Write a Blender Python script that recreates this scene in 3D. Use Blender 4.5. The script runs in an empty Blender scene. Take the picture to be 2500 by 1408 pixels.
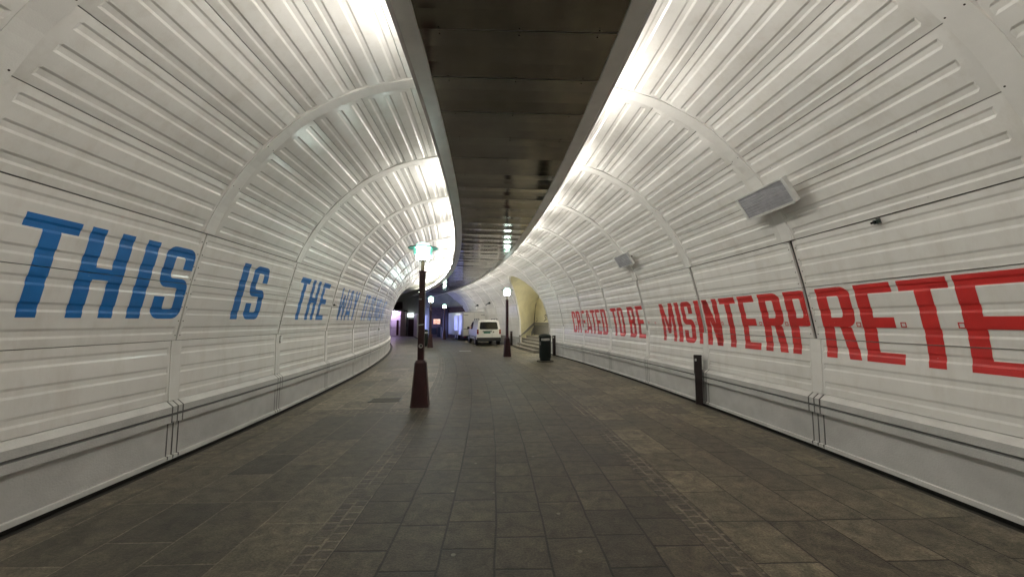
import bpy, bmesh, math, random
from mathutils import Vector, Matrix
random.seed(7)
SC = bpy.context.scene
COL = SC.collection
R = math.radians

# ------------------------------------------------------------------ camera, world, exposure
cam_d = bpy.data.cameras.new("camera")
cam_d.sensor_width = 36.0
cam_d.lens = 938.0 / 2500.0 * 36.0
cam_d.clip_start = 0.05
cam_d.clip_end = 500
cam = bpy.data.objects.new("camera", cam_d)
COL.objects.link(cam)
cam.location = (0, 0, 1.7)
cam.rotation_euler = (R(90) + math.atan(80.0 / 938.0), 0, 0)
SC.camera = cam

W = bpy.data.worlds.new("World")
SC.world = W
W.use_nodes = True
bg = W.node_tree.nodes["Background"]
sky = W.node_tree.nodes.new("ShaderNodeTexSky")
sky.sky_type = 'NISHITA'
sky.sun_disc = False
sky.sun_elevation = R(-4)
sky.sun_rotation = R(200)
W.node_tree.links.new(sky.outputs[0], bg.inputs[0])
bg.inputs[1].default_value = 0.05
SC.view_settings.view_transform = 'Standard'
SC.view_settings.look = 'None'
SC.view_settings.exposure = 0.0
SC.view_settings.gamma = 1.0
SC.cycles.use_denoising = True
SC.cycles.max_bounces = 10
SC.cycles.diffuse_bounces = 8
SC.cycles.glossy_bounces = 4
SC.cycles.transmission_bounces = 4
SC.cycles.sample_clamp_indirect = 6.0

TUBE_W = 112.0      # emission strength of the cove tubes
HEAD_W = 55.0       # emission strength of the street lamp heads

# ------------------------------------------------------------------ the curved path of the tunnel
DS = 0.05
_C = {}
def _build_path():
    x, y = 0.108, 0.0
    n = int(60 / DS)
    for i in range(n + 1):
        s = i * DS
        ph = R(-0.383 + 0.7066 * s - 0.0018 * s * s)
        _C[i] = (x, y, ph)
        x -= math.sin(ph) * DS
        y += math.cos(ph) * DS
_build_path()
def frame(s):
    if s <= 0:
        x, y, ph = _C[0]
        return x + s * -math.sin(ph), y + s * math.cos(ph), ph
    i = int(s / DS)
    f = s / DS - i
    a, b = _C[i], _C[i + 1]
    return a[0] * (1 - f) + b[0] * f, a[1] * (1 - f) + b[1] * f, a[2] * (1 - f) + b[2] * f
def pos(s, u, z):
    x, y, ph = frame(s)
    return Vector((x + u * math.cos(ph), y + u * math.sin(ph), z))
RING0, BAY = 0.05, 2.55
def ring(k): return RING0 + BAY * k
# right/left shell profile (half width, height)
PR = [(4.24,.72),(4.25,1.1),(4.25,1.46),(4.19,1.85),(4.12,2.17),(4.05,2.5),(3.96,2.83),(3.84,3.15),(3.67,3.45),(3.48,3.75),(3.26,4.0),(3.01,4.26),(2.74,4.48),(2.43,4.67),(2.1,4.82),(1.77,4.93),(1.42,5.0),(1.07,5.06),(.72,5.1)]
TN = [0.0]
for i in range(1, len(PR)):
    TN.append(TN[-1] + math.hypot(PR[i][0] - PR[i-1][0], PR[i][1] - PR[i-1][1]))
def prof(t):
    i = 0
    while i < len(TN) - 2 and t > TN[i+1]: i += 1
    f = (t - TN[i]) / (TN[i+1] - TN[i])
    p1, p2 = PR[i], PR[i+1]
    p0 = PR[i-1] if i > 0 else (2*p1[0]-p2[0], 2*p1[1]-p2[1])
    p3 = PR[i+2] if i + 2 < len(PR) else (2*p2[0]-p1[0], 2*p2[1]-p1[1])
    r = []
    for k in (0, 1):
        a, b, c, d = p0[k], p1[k], p2[k], p3[k]
        r.append(0.5 * ((2*b) + (-a+c)*f + (2*a-5*b+4*c-d)*f*f + (-a+3*b-3*c+d)*f*f*f))
    e = 0.02
    return r[0], r[1]
def prof_n(t):
    a = prof(max(0, t - .02)); b = prof(min(TN[-1], t + .02))
    du, dz = b[0]-a[0], b[1]-a[1]
    l = math.hypot(du, dz)
    return dz / l, -du / l          # outward normal (away from the tunnel)
def t_of_z(z):
    for i in range(len(PR) - 1):
        if PR[i][1] <= z <= PR[i+1][1]:
            f = (z - PR[i][1]) / (PR[i+1][1] - PR[i][1])
            return TN[i] + f * (TN[i+1] - TN[i])
    return TN[-1] if z > PR[-1][1] else 0.0
TIER = [t_of_z(z) for z in (.72, 1.46, 2.17, 2.83, 3.45, 4.0, 4.48, 4.82, 5.0, 5.1)]
NT = len(TIER) - 1

# ------------------------------------------------------------------ materials
def mat(name, base=(.5,.5,.5), rough=.5, metal=0., spec=.5, bump=0., bscale=40., emit=None, estr=0., var=0., vscale=3., coat=0., stops=None, det=4.):
    m = bpy.data.materials.new(name)
    m.use_nodes = True
    nt = m.node_tree
    p = nt.nodes["Principled BSDF"]
    p.inputs["Base Color"].default_value = (*base, 1)
    p.inputs["Roughness"].default_value = rough
    p.inputs["Metallic"].default_value = metal
    p.inputs["Specular IOR Level"].default_value = spec
    p.inputs["Coat Weight"].default_value = coat
    if emit:
        p.inputs["Emission Color"].default_value = (*emit, 1)
        p.inputs["Emission Strength"].default_value = estr
    if var or bump:
        tc = nt.nodes.new("ShaderNodeTexCoord")
    if var:
        n = nt.nodes.new("ShaderNodeTexNoise")
        n.inputs["Scale"].default_value = vscale
        n.inputs["Detail"].default_value = det
        n.inputs["Roughness"].default_value = .62
        nt.links.new(tc.outputs["Object"], n.inputs["Vector"])
        r = nt.nodes.new("ShaderNodeValToRGB")
        r.color_ramp.elements[0].position = .3
        r.color_ramp.elements[1].position = .7
        r.color_ramp.elements[0].color = (*[c * (1 - var) for c in base], 1)
        r.color_ramp.elements[1].color = (*[min(1, c * (1 + var * .5)) for c in base], 1)
        nt.links.new(n.outputs["Fac"], r.inputs["Fac"])
        nt.links.new(r.outputs["Color"], p.inputs["Base Color"])
        mr = nt.nodes.new("ShaderNodeMapRange")
        mr.inputs[3].default_value = max(.02, rough * .85); mr.inputs[4].default_value = min(1, rough * 1.2)
        nt.links.new(n.outputs["Fac"], mr.inputs[0])
        nt.links.new(mr.outputs[0], p.inputs["Roughness"])
    if bump:
        n2 = nt.nodes.new("ShaderNodeTexNoise")
        n2.inputs["Scale"].default_value = bscale
        n2.inputs["Detail"].default_value = 3
        nt.links.new(tc.outputs["Object"], n2.inputs["Vector"])
        b = nt.nodes.new("ShaderNodeBump")
        b.inputs["Strength"].default_value = bump
        b.inputs["Distance"].default_value = .01
        nt.links.new(n2.outputs["Fac"], b.inputs["Height"])
        nt.links.new(b.outputs["Normal"], p.inputs["Normal"])
    return m

M = {}
def panel_paint():
    """white enamel on pressed sheet: faint dirt, rust specks, slow buckling"""
    m = mat("white_sheet_paint", (.80,.785,.755), .24, spec=.5, var=.05, vscale=.9)
    nt = m.node_tree; p = nt.nodes["Principled BSDF"]
    tc = nt.nodes.new("ShaderNodeTexCoord")
    # streaky dirt
    mp = nt.nodes.new("ShaderNodeMapping"); mp.inputs["Scale"].default_value = (2.2, 2.2, .55)
    nt.links.new(tc.outputs["Object"], mp.inputs["Vector"])
    n = nt.nodes.new("ShaderNodeTexNoise"); n.inputs["Scale"].default_value = 2.0; n.inputs["Detail"].default_value = 8; n.inputs["Roughness"].default_value = .7
    nt.links.new(mp.outputs[0], n.inputs["Vector"])
    r = nt.nodes.new("ShaderNodeValToRGB")
    r.color_ramp.elements[0].position = .28; r.color_ramp.elements[0].color = (.80,.77,.72,1)
    r.color_ramp.elements[1].position = .52; r.color_ramp.elements[1].color = (1,1,1,1)
    nt.links.new(n.outputs["Fac"], r.inputs["Fac"])
    mx = nt.nodes.new("ShaderNodeMix"); mx.data_type = 'RGBA'; mx.blend_type = 'MULTIPLY'; mx.inputs[0].default_value = .55
    src = p.inputs["Base Color"].links[0].from_socket
    nt.links.new(src, mx.inputs[6]); nt.links.new(r.outputs[0], mx.inputs[7])
    # specks
    v = nt.nodes.new("ShaderNodeTexVoronoi"); v.inputs["Scale"].default_value = 2.6
    nt.links.new(tc.outputs["Object"], v.inputs["Vector"])
    lt = nt.nodes.new("ShaderNodeMath"); lt.operation = 'LESS_THAN'; lt.inputs[1].default_value = .013
    nt.links.new(v.outputs["Distance"], lt.inputs[0])
    mx2 = nt.nodes.new("ShaderNodeMix"); mx2.data_type = 'RGBA'; mx2.inputs[7].default_value = (.16,.12,.09,1)
    nt.links.new(lt.outputs[0], mx2.inputs[0]); nt.links.new(mx.outputs[2], mx2.inputs[6])
    nt.links.new(mx2.outputs[2], p.inputs["Base Color"])
    n3 = nt.nodes.new("ShaderNodeTexNoise"); n3.inputs["Scale"].default_value = 1.7; n3.inputs["Detail"].default_value = 1
    nt.links.new(tc.outputs["Object"], n3.inputs["Vector"])
    n4 = nt.nodes.new("ShaderNodeTexNoise"); n4.inputs["Scale"].default_value = 140; n4.inputs["Detail"].default_value = 1
    nt.links.new(tc.outputs["Object"], n4.inputs["Vector"])
    b = nt.nodes.new("ShaderNodeBump"); b.inputs["Strength"].default_value = .5; b.inputs["Distance"].default_value = .03
    b2 = nt.nodes.new("ShaderNodeBump"); b2.inputs["Strength"].default_value = .25; b2.inputs["Distance"].default_value = .001
    nt.links.new(n3.outputs["Fac"], b.inputs["Height"]); nt.links.new(n4.outputs["Fac"], b2.inputs["Height"])
    nt.links.new(b.outputs[0], b2.inputs["Normal"]); nt.links.new(b2.outputs[0], p.inputs["Normal"])
    return m
M['panel'] = panel_paint()
def chip(m):
    nt = m.node_tree; p = nt.nodes["Principled BSDF"]; tc = nt.nodes.new("ShaderNodeTexCoord")
    n = nt.nodes.new("ShaderNodeTexNoise"); n.inputs["Scale"].default_value = 26; n.inputs["Detail"].default_value = 7; n.inputs["Roughness"].default_value = .8
    nt.links.new(tc.outputs["Object"], n.inputs["Vector"])
    r = nt.nodes.new("ShaderNodeMapRange"); r.inputs[1].default_value = .66; r.inputs[2].default_value = .70; nt.links.new(n.outputs["Fac"], r.inputs[0])
    mx = nt.nodes.new("ShaderNodeMix"); mx.data_type = 'RGBA'; mx.inputs[7].default_value = (.62,.60,.58,1)
    nt.links.new(r.outputs[0], mx.inputs[0]); nt.links.new(p.inputs["Base Color"].links[0].from_socket, mx.inputs[6]); nt.links.new(mx.outputs[2], p.inputs["Base Color"])
M['cover'] = mat("rib_cover_paint", (.78,.765,.735), .4, var=.07, vscale=2, bump=.1, bscale=90)
M['blue'] = mat("blue_letter_paint", (.014,.15,.45), .33, var=.12, vscale=5, bump=.1, bscale=120)
M['red'] = mat("red_letter_paint", (.56,.030,.028), .33, var=.12, vscale=5, bump=.1, bscale=120)
chip(M['blue']); chip(M['red'])
M['dark'] = mat("dark_gap", (.03,.028,.025), .8)
M['slot'] = mat("slot_grey", (.13,.13,.125), .6, var=.3, vscale=4)
M['screw'] = mat("screw_rust", (.04,.03,.025), .6)
M['plinth'] = mat("grey_plinth_paint", (.52,.515,.50), .7, var=.15, vscale=2.5, bump=.45, bscale=60)
M['plinth_top'] = mat("pale_plinth_paint", (.64,.63,.605), .6, var=.14, vscale=3, bump=.3, bscale=60)
M['groove'] = mat("plinth_groove", (.17,.17,.165), .9)
M['beam'] = mat("beam_paint", (.84,.83,.80), .3, var=.10, vscale=2.5, bump=.15, bscale=80)
M['beam_side'] = mat("beam_side_paint", (.36,.34,.32), .6, var=.2, vscale=3)
M['strip'] = mat("polished_bronze_sheet", (.44,.41,.36), .10, metal=1., var=.28, vscale=1.3, det=8)
M['tube'] = mat("tube_glass", (.9,.9,.85), .4, emit=(1,.96,.875), estr=TUBE_W)
M['tube_off'] = mat("tube_glass_off", (.75,.75,.72), .3)
M['maroon'] = mat("maroon_paint", (.034,.0045,.0055), .42, var=.25, vscale=6, bump=.1, bscale=60)
M['post_paint'] = mat('near_black_maroon_paint', (.012,.0045,.0045), .5, var=.25, vscale=6, bump=.1, bscale=60)
M['brass'] = mat("worn_pipe_metal", (.16,.13,.08), .4, metal=.6, var=.3, vscale=20)
M['head'] = mat("lit_lamp_glass", (.85,.95,.92), .3, emit=(.82,1.0,.94), estr=HEAD_W)
M['ringglass'] = mat("green_louvre_glass", (.10,.36,.28), .15, spec=.6, emit=(.35,.85,.7), estr=.35)
M['disc'] = mat("green_disc_glass", (.09,.30,.25), .12, spec=.6, emit=(.3,.8,.65), estr=.16)
M['rim'] = mat("dark_rim_metal", (.02,.035,.03), .35)
M['bin'] = mat("dark_green_plastic", (.004,.010,.007), .6, spec=.3, var=.25, vscale=8, bump=.1, bscale=60)
M['white'] = mat("white_plastic", (.68,.68,.66), .4, var=.06, vscale=8)
M['sticker'] = mat("sticker_paper", (.5,.5,.48), .6, var=.25, vscale=60)
M['heater_face'] = mat("heater_fins", (.42,.42,.45), .42, metal=.2, var=.2, vscale=10)
M['rubber'] = mat("black_rubber", (.012,.012,.012), .7)
M['vanpaint'] = mat("white_van_paint", (.86,.85,.82), .25, coat=.5, var=.06, vscale=3)
M['glass'] = mat("dark_glass", (.006,.007,.008), .08, spec=.3)
M['blackplastic'] = mat("black_plastic", (.015,.015,.017), .5)
M['redlens'] = mat("red_lens", (.22,.012,.012), .2, coat=.6)
M['orangelens'] = mat("amber_lens", (.55,.18,.04), .2, coat=.6)
M['plate'] = mat("green_plate", (.02,.16,.10), .4)
M['hub'] = mat("wheel_metal", (.35,.35,.36), .35, metal=.8)
M['trailer'] = mat("trailer_panel", (.78,.76,.71), .10, coat=1.0, var=.05, vscale=2)
M['alu'] = mat("aluminium", (.5,.5,.5), .35, metal=.9)
M['yellow'] = mat("yellow_plaster", (.68,.64,.46), .85, var=.16, vscale=1.5, bump=.3, bscale=30)
M['granite'] = mat("grey_granite", (.26,.255,.245), .6, var=.22, vscale=14, bump=.2, bscale=80)
M['stepstone'] = mat("step_stone", (.20,.185,.15), .6, var=.25, vscale=6, bump=.3, bscale=60)
M['passage_glow'] = mat('added_lamp_glow', (.9,.9,.8), .4, emit=(1,.95,.80), estr=450)  # glow of the added, unseen lamp in the side passage
M['ink'] = mat("black_spray_paint", (.01,.01,.01), .5)
M['concrete'] = mat("dark_concrete", (.42,.43,.37), .8, var=.25, vscale=1.2, bump=.4, bscale=12)
M['blackdoor'] = mat("maroon_door", (.022,.006,.006), .4)
M['void'] = mat("unlit_room", (.008,.008,.008), .9)
M['sash'] = mat("sash_paint", (.22,.21,.19), .5)
M['orange_screen'] = None

def brick_mat():
    m = mat("dark_brick", (.05,.03,.025), .8)
    nt = m.node_tree; p = nt.nodes["Principled BSDF"]
    tc = nt.nodes.new("ShaderNodeTexCoord")
    b = nt.nodes.new("ShaderNodeTexBrick")
    b.inputs["Scale"].default_value = 1; b.inputs["Brick Width"].default_value = .24; b.inputs["Row Height"].default_value = .09
    b.inputs["Mortar Size"].default_value = .008
    b.inputs["Color1"].default_value = (.10,.045,.035,1); b.inputs["Color2"].default_value = (.035,.022,.02,1); b.inputs["Mortar"].default_value = (.07,.065,.06,1)
    nt.links.new(tc.outputs["UV"], b.inputs["Vector"])
    nt.links.new(b.outputs["Color"], p.inputs["Base Color"])
    return m
M['brick'] = brick_mat()

def lit_picture(name, cols, strength, sc=(1.5, 4)):
    m = bpy.data.materials.new(name); m.use_nodes = True
    nt = m.node_tree; p = nt.nodes["Principled BSDF"]
    p.inputs["Base Color"].default_value = (.02,.02,.03,1); p.inputs["Roughness"].default_value = .2
    tc = nt.nodes.new("ShaderNodeTexCoord")
    mp = nt.nodes.new("ShaderNodeMapping"); mp.inputs["Scale"].default_value = (sc[0], sc[1], 1)
    n = nt.nodes.new("ShaderNodeTexNoise"); n.inputs["Scale"].default_value = 1.0; n.inputs["Detail"].default_value = 2; n.inputs["Distortion"].default_value = 1.2
    r = nt.nodes.new("ShaderNodeValToRGB")
    el = r.color_ramp.elements
    el[0].position = .3; el[0].color = (*cols[0], 1); el[1].position = .7; el[1].color = (*cols[-1], 1)
    for i, c in enumerate(cols[1:-1]):
        e = el.new(.3 + .4 * (i + 1) / (len(cols) - 1)); e.color = (*c, 1)
    nt.links.new(tc.outputs["UV"], mp.inputs[0]); nt.links.new(mp.outputs[0], n.inputs["Vector"])
    nt.links.new(n.outputs["Fac"], r.inputs[0]); nt.links.new(r.outputs[0], p.inputs["Emission Color"])
    p.inputs["Emission Strength"].default_value = strength
    return m
M['led'] = lit_picture("led_picture", [(.02,.02,.35), (.30,.35,1.0), (.42,.50,1.0), (.25,.22,.9)], 3.0, (2.5, 4))
M['led_big'] = lit_picture("led_big_picture", [(.10,.12,1.0), (.35,.35,1.0), (.85,.62,1.0), (.45,.35,1.0)], 13.0, (2, 2))
M['tvpic'] = lit_picture("tv_picture", [(.25,.03,.01), (1.0,.42,.22), (1.0,.62,.42), (1,.75,.6)], 1.3, (2, 3))
M['violet'] = mat('violet_strip_lamp', (.8,.8,.8), .4, emit=(.75,.55,1.0), estr=65)
M['exitlit'] = mat("lit_sign_face", (.8,.85,.9), .4, emit=(.85,.95,1.0), estr=2.2)

def floor_mat():
    m = bpy.data.materials.new("stone_paving"); m.use_nodes = True
    nt = m.node_tree; p = nt.nodes["Principled BSDF"]
    L = nt.links.new
    def N(t, **k):
        n = nt.nodes.new(t)
        for a, b in k.items(): setattr(n, a, b)
        return n
    def math_(op, a, b=None, c=None):
        n = N("ShaderNodeMath", operation=op)
        for i, x in enumerate((a, b, c)):
            if x is None: continue
            if isinstance(x, (int, float)): n.inputs[i].default_value = x
            else: L(x, n.inputs[i])
        return n.outputs[0]
    uv = N("ShaderNodeTexCoord").outputs["UV"]
    # hand-cut joints waver a little
    wn = N("ShaderNodeTexNoise"); wn.inputs["Scale"].default_value = 1.6; wn.inputs["Detail"].default_value = 3
    L(uv, wn.inputs["Vector"])
    wo = N("ShaderNodeVectorMath", operation='SUBTRACT'); wo.inputs[1].default_value = (.5,.5,.5); L(wn.outputs["Color"], wo.inputs[0])
    ws = N("ShaderNodeVectorMath", operation='SCALE'); ws.inputs["Scale"].default_value = .035; L(wo.outputs[0], ws.inputs[0])
    wa = N("ShaderNodeVectorMath", operation='ADD'); L(uv, wa.inputs[0]); L(ws.outputs[0], wa.inputs[1])
    sx = N("ShaderNodeSeparateXYZ"); L(wa.outputs[0], sx.inputs[0])
    u, v = sx.outputs[0], sx.outputs[1]
    def brick(uoff, bw, rh, c1, c2, mo, ms, offs, freq=2, squash=1., sqf=2, bias=0.):
        cx = N("ShaderNodeCombineXYZ")
        L(math_('ADD', v, 50.0), cx.inputs[0]); L(math_('ADD', u, 50.0 + uoff), cx.inputs[1])
        b = N("ShaderNodeTexBrick", offset=offs, offset_frequency=freq, squash=squash, squash_frequency=sqf)
        b.inputs["Scale"].default_value = 1
        b.inputs["Color1"].default_value = (*c1, 1); b.inputs["Color2"].default_value = (*c2, 1); b.inputs["Mortar"].default_value = (*mo, 1)
        b.inputs["Mortar Size"].default_value = ms; b.inputs["Mortar Smooth"].default_value = .3; b.inputs["Bias"].default_value = bias
        b.inputs["Brick Width"].default_value = bw; b.inputs["Row Height"].default_value = rh
        L(cx.outputs[0], b.inputs["Vector"])
        return b.outputs["Color"], b.outputs["Fac"]
    lane_c, lane_f = brick(0.2, .40, .40, (.078,.068,.052), (.046,.041,.032), (.014,.012,.010), .011, .38, squash=1.5, sqf=3)
    left_c, left_f = brick(0.0, .98, .52, (.104,.095,.074), (.039,.037,.030), (.165,.152,.125), .007, .43, squash=.7, sqf=3)
    right_c, right_f = brick(0.06, .92, .47, (.128,.119,.090), (.060,.054,.042), (.024,.021,.017), .008, .31, squash=.6, sqf=2)
    cob_c, cob_f = brick(0.0, .115, .12, (.082,.072,.058), (.046,.041,.034), (.150,.136,.112), .013, .5)
    def mixc(f, a, b):
        n = N("ShaderNodeMix", data_type='RGBA'); L(f, n.inputs[0]) if not isinstance(f, (int, float)) else setattr(n.inputs[0], 'default_value', f)
        for i, x in ((6, a), (7, b)):
            if isinstance(x, tuple): n.inputs[i].default_value = (*x, 1)
            else: L(x, n.inputs[i])
        return n.outputs[2]
    def mixf(f, a, b):
        n = N("ShaderNodeMix", data_type='FLOAT'); L(f, n.inputs[0]); 
        for i, x in ((2, a), (3, b)):
            if isinstance(x, (int, float)): n.inputs[i].default_value = x
            else: L(x, n.inputs[i])
        return n.outputs[0]
    isr = math_('GREATER_THAN', u, 0.0)
    side_c = mixc(isr, left_c, right_c); side_f = mixf(isr, left_f, right_f)
    au = math_('ABSOLUTE', u)
    inlane = math_('LESS_THAN', au, 1.40)
    c = mixc(inlane, side_c, lane_c); f = mixf(inlane, side_f, lane_f)
    band = math_('MULTIPLY', math_('GREATER_THAN', au, 1.40), math_('LESS_THAN', au, 1.64))
    # cobble cross bands every second bay
    fr = math_('FLOORED_MODULO', math_('ADD', v, -2.42), 5.1)
    cross = math_('MULTIPLY', math_('LESS_THAN', fr, .24), math_('SUBTRACT', 1.0, inlane))
    cob = math_('MAXIMUM', band, cross)
    cob = math_('MULTIPLY', cob, math_('LESS_THAN', v, 24.0))
    pn = N("ShaderNodeTexNoise"); pn.inputs["Scale"].default_value = 2.3; pn.inputs["Detail"].default_value = 5; L(uv, pn.inputs["Vector"])
    pr = N("ShaderNodeMapRange"); pr.inputs[1].default_value = .30; pr.inputs[2].default_value = .52; L(pn.outputs["Fac"], pr.inputs[0])
    cob_c = mixc(math_('MULTIPLY', cob_f, math_('SUBTRACT', 1.0, pr.outputs[0])), cob_c, (.045,.040,.033))
    c = mixc(cob, c, cob_c); f = mixf(cob, f, cob_f)
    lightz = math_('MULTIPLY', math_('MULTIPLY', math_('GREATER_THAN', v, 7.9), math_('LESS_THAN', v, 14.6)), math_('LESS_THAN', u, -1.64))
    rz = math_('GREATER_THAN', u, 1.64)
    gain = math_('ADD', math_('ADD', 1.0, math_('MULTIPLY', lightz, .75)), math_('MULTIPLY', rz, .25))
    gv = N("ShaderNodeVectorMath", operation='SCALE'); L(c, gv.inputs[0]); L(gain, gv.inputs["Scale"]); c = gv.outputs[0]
    edge = math_('GREATER_THAN', au, 3.78)
    edge = math_('MULTIPLY', edge, math_('LESS_THAN', v, 34.0))
    gn = N("ShaderNodeTexNoise"); gn.inputs["Scale"].default_value = 14; gn.inputs["Detail"].default_value = 6; gn.inputs["Roughness"].default_value = .75
    L(uv, gn.inputs["Vector"])
    gr = N("ShaderNodeValToRGB"); gr.color_ramp.elements[0].position = .3; gr.color_ramp.elements[0].color = (.05,.045,.036,1)
    gr.color_ramp.elements[1].position = .75; gr.color_ramp.elements[1].color = (.17,.155,.12,1)
    L(gn.outputs["Fac"], gr.inputs[0])
    c = mixc(math_('MULTIPLY', edge, .8), c, gr.outputs[0])
    # worn blotches
    bn = N("ShaderNodeTexNoise"); bn.inputs["Scale"].default_value = .75; bn.inputs["Detail"].default_value = 9; bn.inputs["Roughness"].default_value = .72
    L(uv, bn.inputs["Vector"])
    br = N("ShaderNodeValToRGB"); br.color_ramp.elements[0].position = .32; br.color_ramp.elements[0].color = (.50,.48,.45,1)
    br.color_ramp.elements[1].position = .68; br.color_ramp.elements[1].color = (1.35,1.32,1.25,1)
    L(bn.outputs["Fac"], br.inputs[0])
    mm = N("ShaderNodeMix", data_type='RGBA', blend_type='MULTIPLY'); mm.inputs[0].default_value = 1; L(c, mm.inputs[6]); L(br.outputs[0], mm.inputs[7]); c = mm.outputs[2]
    # fine grain
    fn = N("ShaderNodeTexNoise"); fn.inputs["Scale"].default_value = 60; fn.inputs["Detail"].default_value = 4; fn.inputs["Roughness"].default_value = .7
    L(uv, fn.inputs["Vector"])
    frp = N("ShaderNodeValToRGB"); frp.color_ramp.elements[0].position = .3; frp.color_ramp.elements[0].color = (.45,.45,.45,1)
    frp.color_ramp.elements[1].position = .7; frp.color_ramp.elements[1].color = (1.65,1.65,1.65,1)
    L(fn.outputs["Fac"], frp.inputs[0])
    m2 = N("ShaderNodeMix", data_type='RGBA', blend_type='MULTIPLY'); m2.inputs[0].default_value = 1; L(c, m2.inputs[6]); L(frp.outputs[0], m2.inputs[7]); c = m2.outputs[2]
    mn = N("ShaderNodeTexNoise"); mn.inputs["Scale"].default_value = 7; mn.inputs["Detail"].default_value = 8; mn.inputs["Roughness"].default_value = .7; mn.inputs["Distortion"].default_value = .6
    L(uv, mn.inputs["Vector"])
    mr_ = N("ShaderNodeValToRGB"); mr_.color_ramp.elements[0].position = .34; mr_.color_ramp.elements[0].color = (.52,.51,.49,1)
    mr_.color_ramp.elements[1].position = .66; mr_.color_ramp.elements[1].color = (1.62,1.57,1.48,1)
    L(mn.outputs["Fac"], mr_.inputs[0])
    m3 = N("ShaderNodeMix", data_type='RGBA', blend_type='MULTIPLY'); m3.inputs[0].default_value = 1; L(c, m3.inputs[6]); L(mr_.outputs[0], m3.inputs[7]); c = m3.outputs[2]
    # trodden chewing gum
    vo = N("ShaderNodeTexVoronoi"); vo.inputs["Scale"].default_value = 3.1; L(uv, vo.inputs["Vector"])
    vsel = math_('MULTIPLY', math_('LESS_THAN', vo.outputs["Distance"], .055), math_('LESS_THAN', au, 1.9))
    c = mixc(math_('MULTIPLY', vsel, .65), c, (.24,.22,.18))
    vo2 = N("ShaderNodeTexVoronoi"); vo2.inputs["Scale"].default_value = 1.3; L(uv, vo2.inputs["Vector"])
    c = mixc(math_('MULTIPLY', math_('LESS_THAN', vo2.outputs["Distance"], .06), .7), c, (.022,.018,.015))
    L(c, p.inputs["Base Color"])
    rr = N("ShaderNodeMapRange"); rr.inputs[3].default_value = .33; rr.inputs[4].default_value = .62; L(bn.outputs["Fac"], rr.inputs[0])
    L(rr.outputs[0], p.inputs["Roughness"])
    p.inputs["Specular IOR Level"].default_value = .45
    hgt = math_('ADD', math_('MULTIPLY', f, -1.0), math_('MULTIPLY', fn.outputs["Fac"], .5))
    hgt = math_('ADD', hgt, math_('MULTIPLY', bn.outputs["Fac"], .8))
    bp = N("ShaderNodeBump"); bp.inputs["Strength"].default_value = .9; bp.inputs["Distance"].default_value = .010
    L(hgt, bp.inputs["Height"]); L(bp.outputs[0], p.inputs["Normal"])
    return m
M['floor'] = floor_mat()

# ------------------------------------------------------------------ mesh helpers
class MB:
    def __init__(s): s.v = []; s.f = []; s.m = []; s.uv = {}; s.cur = 0
    def vert(s, p): s.v.append(tuple(p)); return len(s.v) - 1
    def face(s, pts, uv=None):
        i = [s.vert(p) for p in pts]
        s.f.append(i); s.m.append(s.cur)
        if uv: s.uv[len(s.f) - 1] = uv
    def facei(s, idx): s.f.append(list(idx)); s.m.append(s.cur)
    def box(s, x0, x1, y0, y1, z0, z1, mtx=None):
        P = [Vector(q) for q in ((x0,y0,z0),(x1,y0,z0),(x1,y1,z0),(x0,y1,z0),(x0,y0,z1),(x1,y0,z1),(x1,y1,z1),(x0,y1,z1))]
        if mtx: P = [mtx @ q for q in P]
        b = len(s.v); s.v += [tuple(q) for q in P]
        for q in ((0,3,2,1),(4,5,6,7),(0,1,5,4),(1,2,6,5),(2,3,7,6),(3,0,4,7)):
            s.f.append([b + k for k in q]); s.m.append(s.cur)
    def frustum(s, cx, cy, w0, d0, z0, w1, d1, z1, ch=.0):
        def loop(w, d, z):
            c = ch * min(w, d)
            return [(cx-w/2+c,cy-d/2,z),(cx+w/2-c,cy-d/2,z),(cx+w/2,cy-d/2+c,z),(cx+w/2,cy+d/2-c,z),(cx+w/2-c,cy+d/2,z),(cx-w/2+c,cy+d/2,z),(cx-w/2,cy+d/2-c,z),(cx-w/2,cy-d/2+c,z)]
        s.loft([loop(w0,d0,z0), loop(w1,d1,z1)])
    def loft(s, loops, cap=True, closed=True):
        b = len(s.v); n = len(loops[0])
        for lp in loops: s.v += [tuple(q) for q in lp]
        for k in range(len(loops) - 1):
            for i in range(n if closed else n - 1):
                j = (i + 1) % n
                s.f.append([b+k*n+i, b+k*n+j, b+(k+1)*n+j, b+(k+1)*n+i]); s.m.append(s.cur)
        if cap and closed:
            s.f.append([b + i for i in range(n)][::-1]); s.m.append(s.cur)
            s.f.append([b + (len(loops)-1)*n + i for i in range(n)]); s.m.append(s.cur)
    def lathe(s, prof_, seg=24, cx=0, cy=0, cap=True, mtx=None):
        loops = []
        for r, z in prof_:
            lp = [Vector((cx + r*math.cos(2*math.pi*i/seg), cy + r*math.sin(2*math.pi*i/seg), z)) for i in range(seg)]
            if mtx: lp = [mtx @ q for q in lp]
            loops.append(lp)
        s.loft(loops, cap=cap)
    def tube(s, pts, r, seg=8):
        pts = [Vector(p) for p in pts]; loops = []
        for i, p in enumerate(pts):
            d = (pts[min(i+1, len(pts)-1)] - pts[max(i-1, 0)]).normalized()
            a = d.cross(Vector((0,0,1)))
            if a.length < .1: a = d.cross(Vector((1,0,0)))
            a.normalize(); b = d.cross(a)
            loops.append([p + a*r*math.cos(2*math.pi*k/seg) + b*r*math.sin(2*math.pi*k/seg) for k in range(seg)])
        s.loft(loops)

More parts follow.
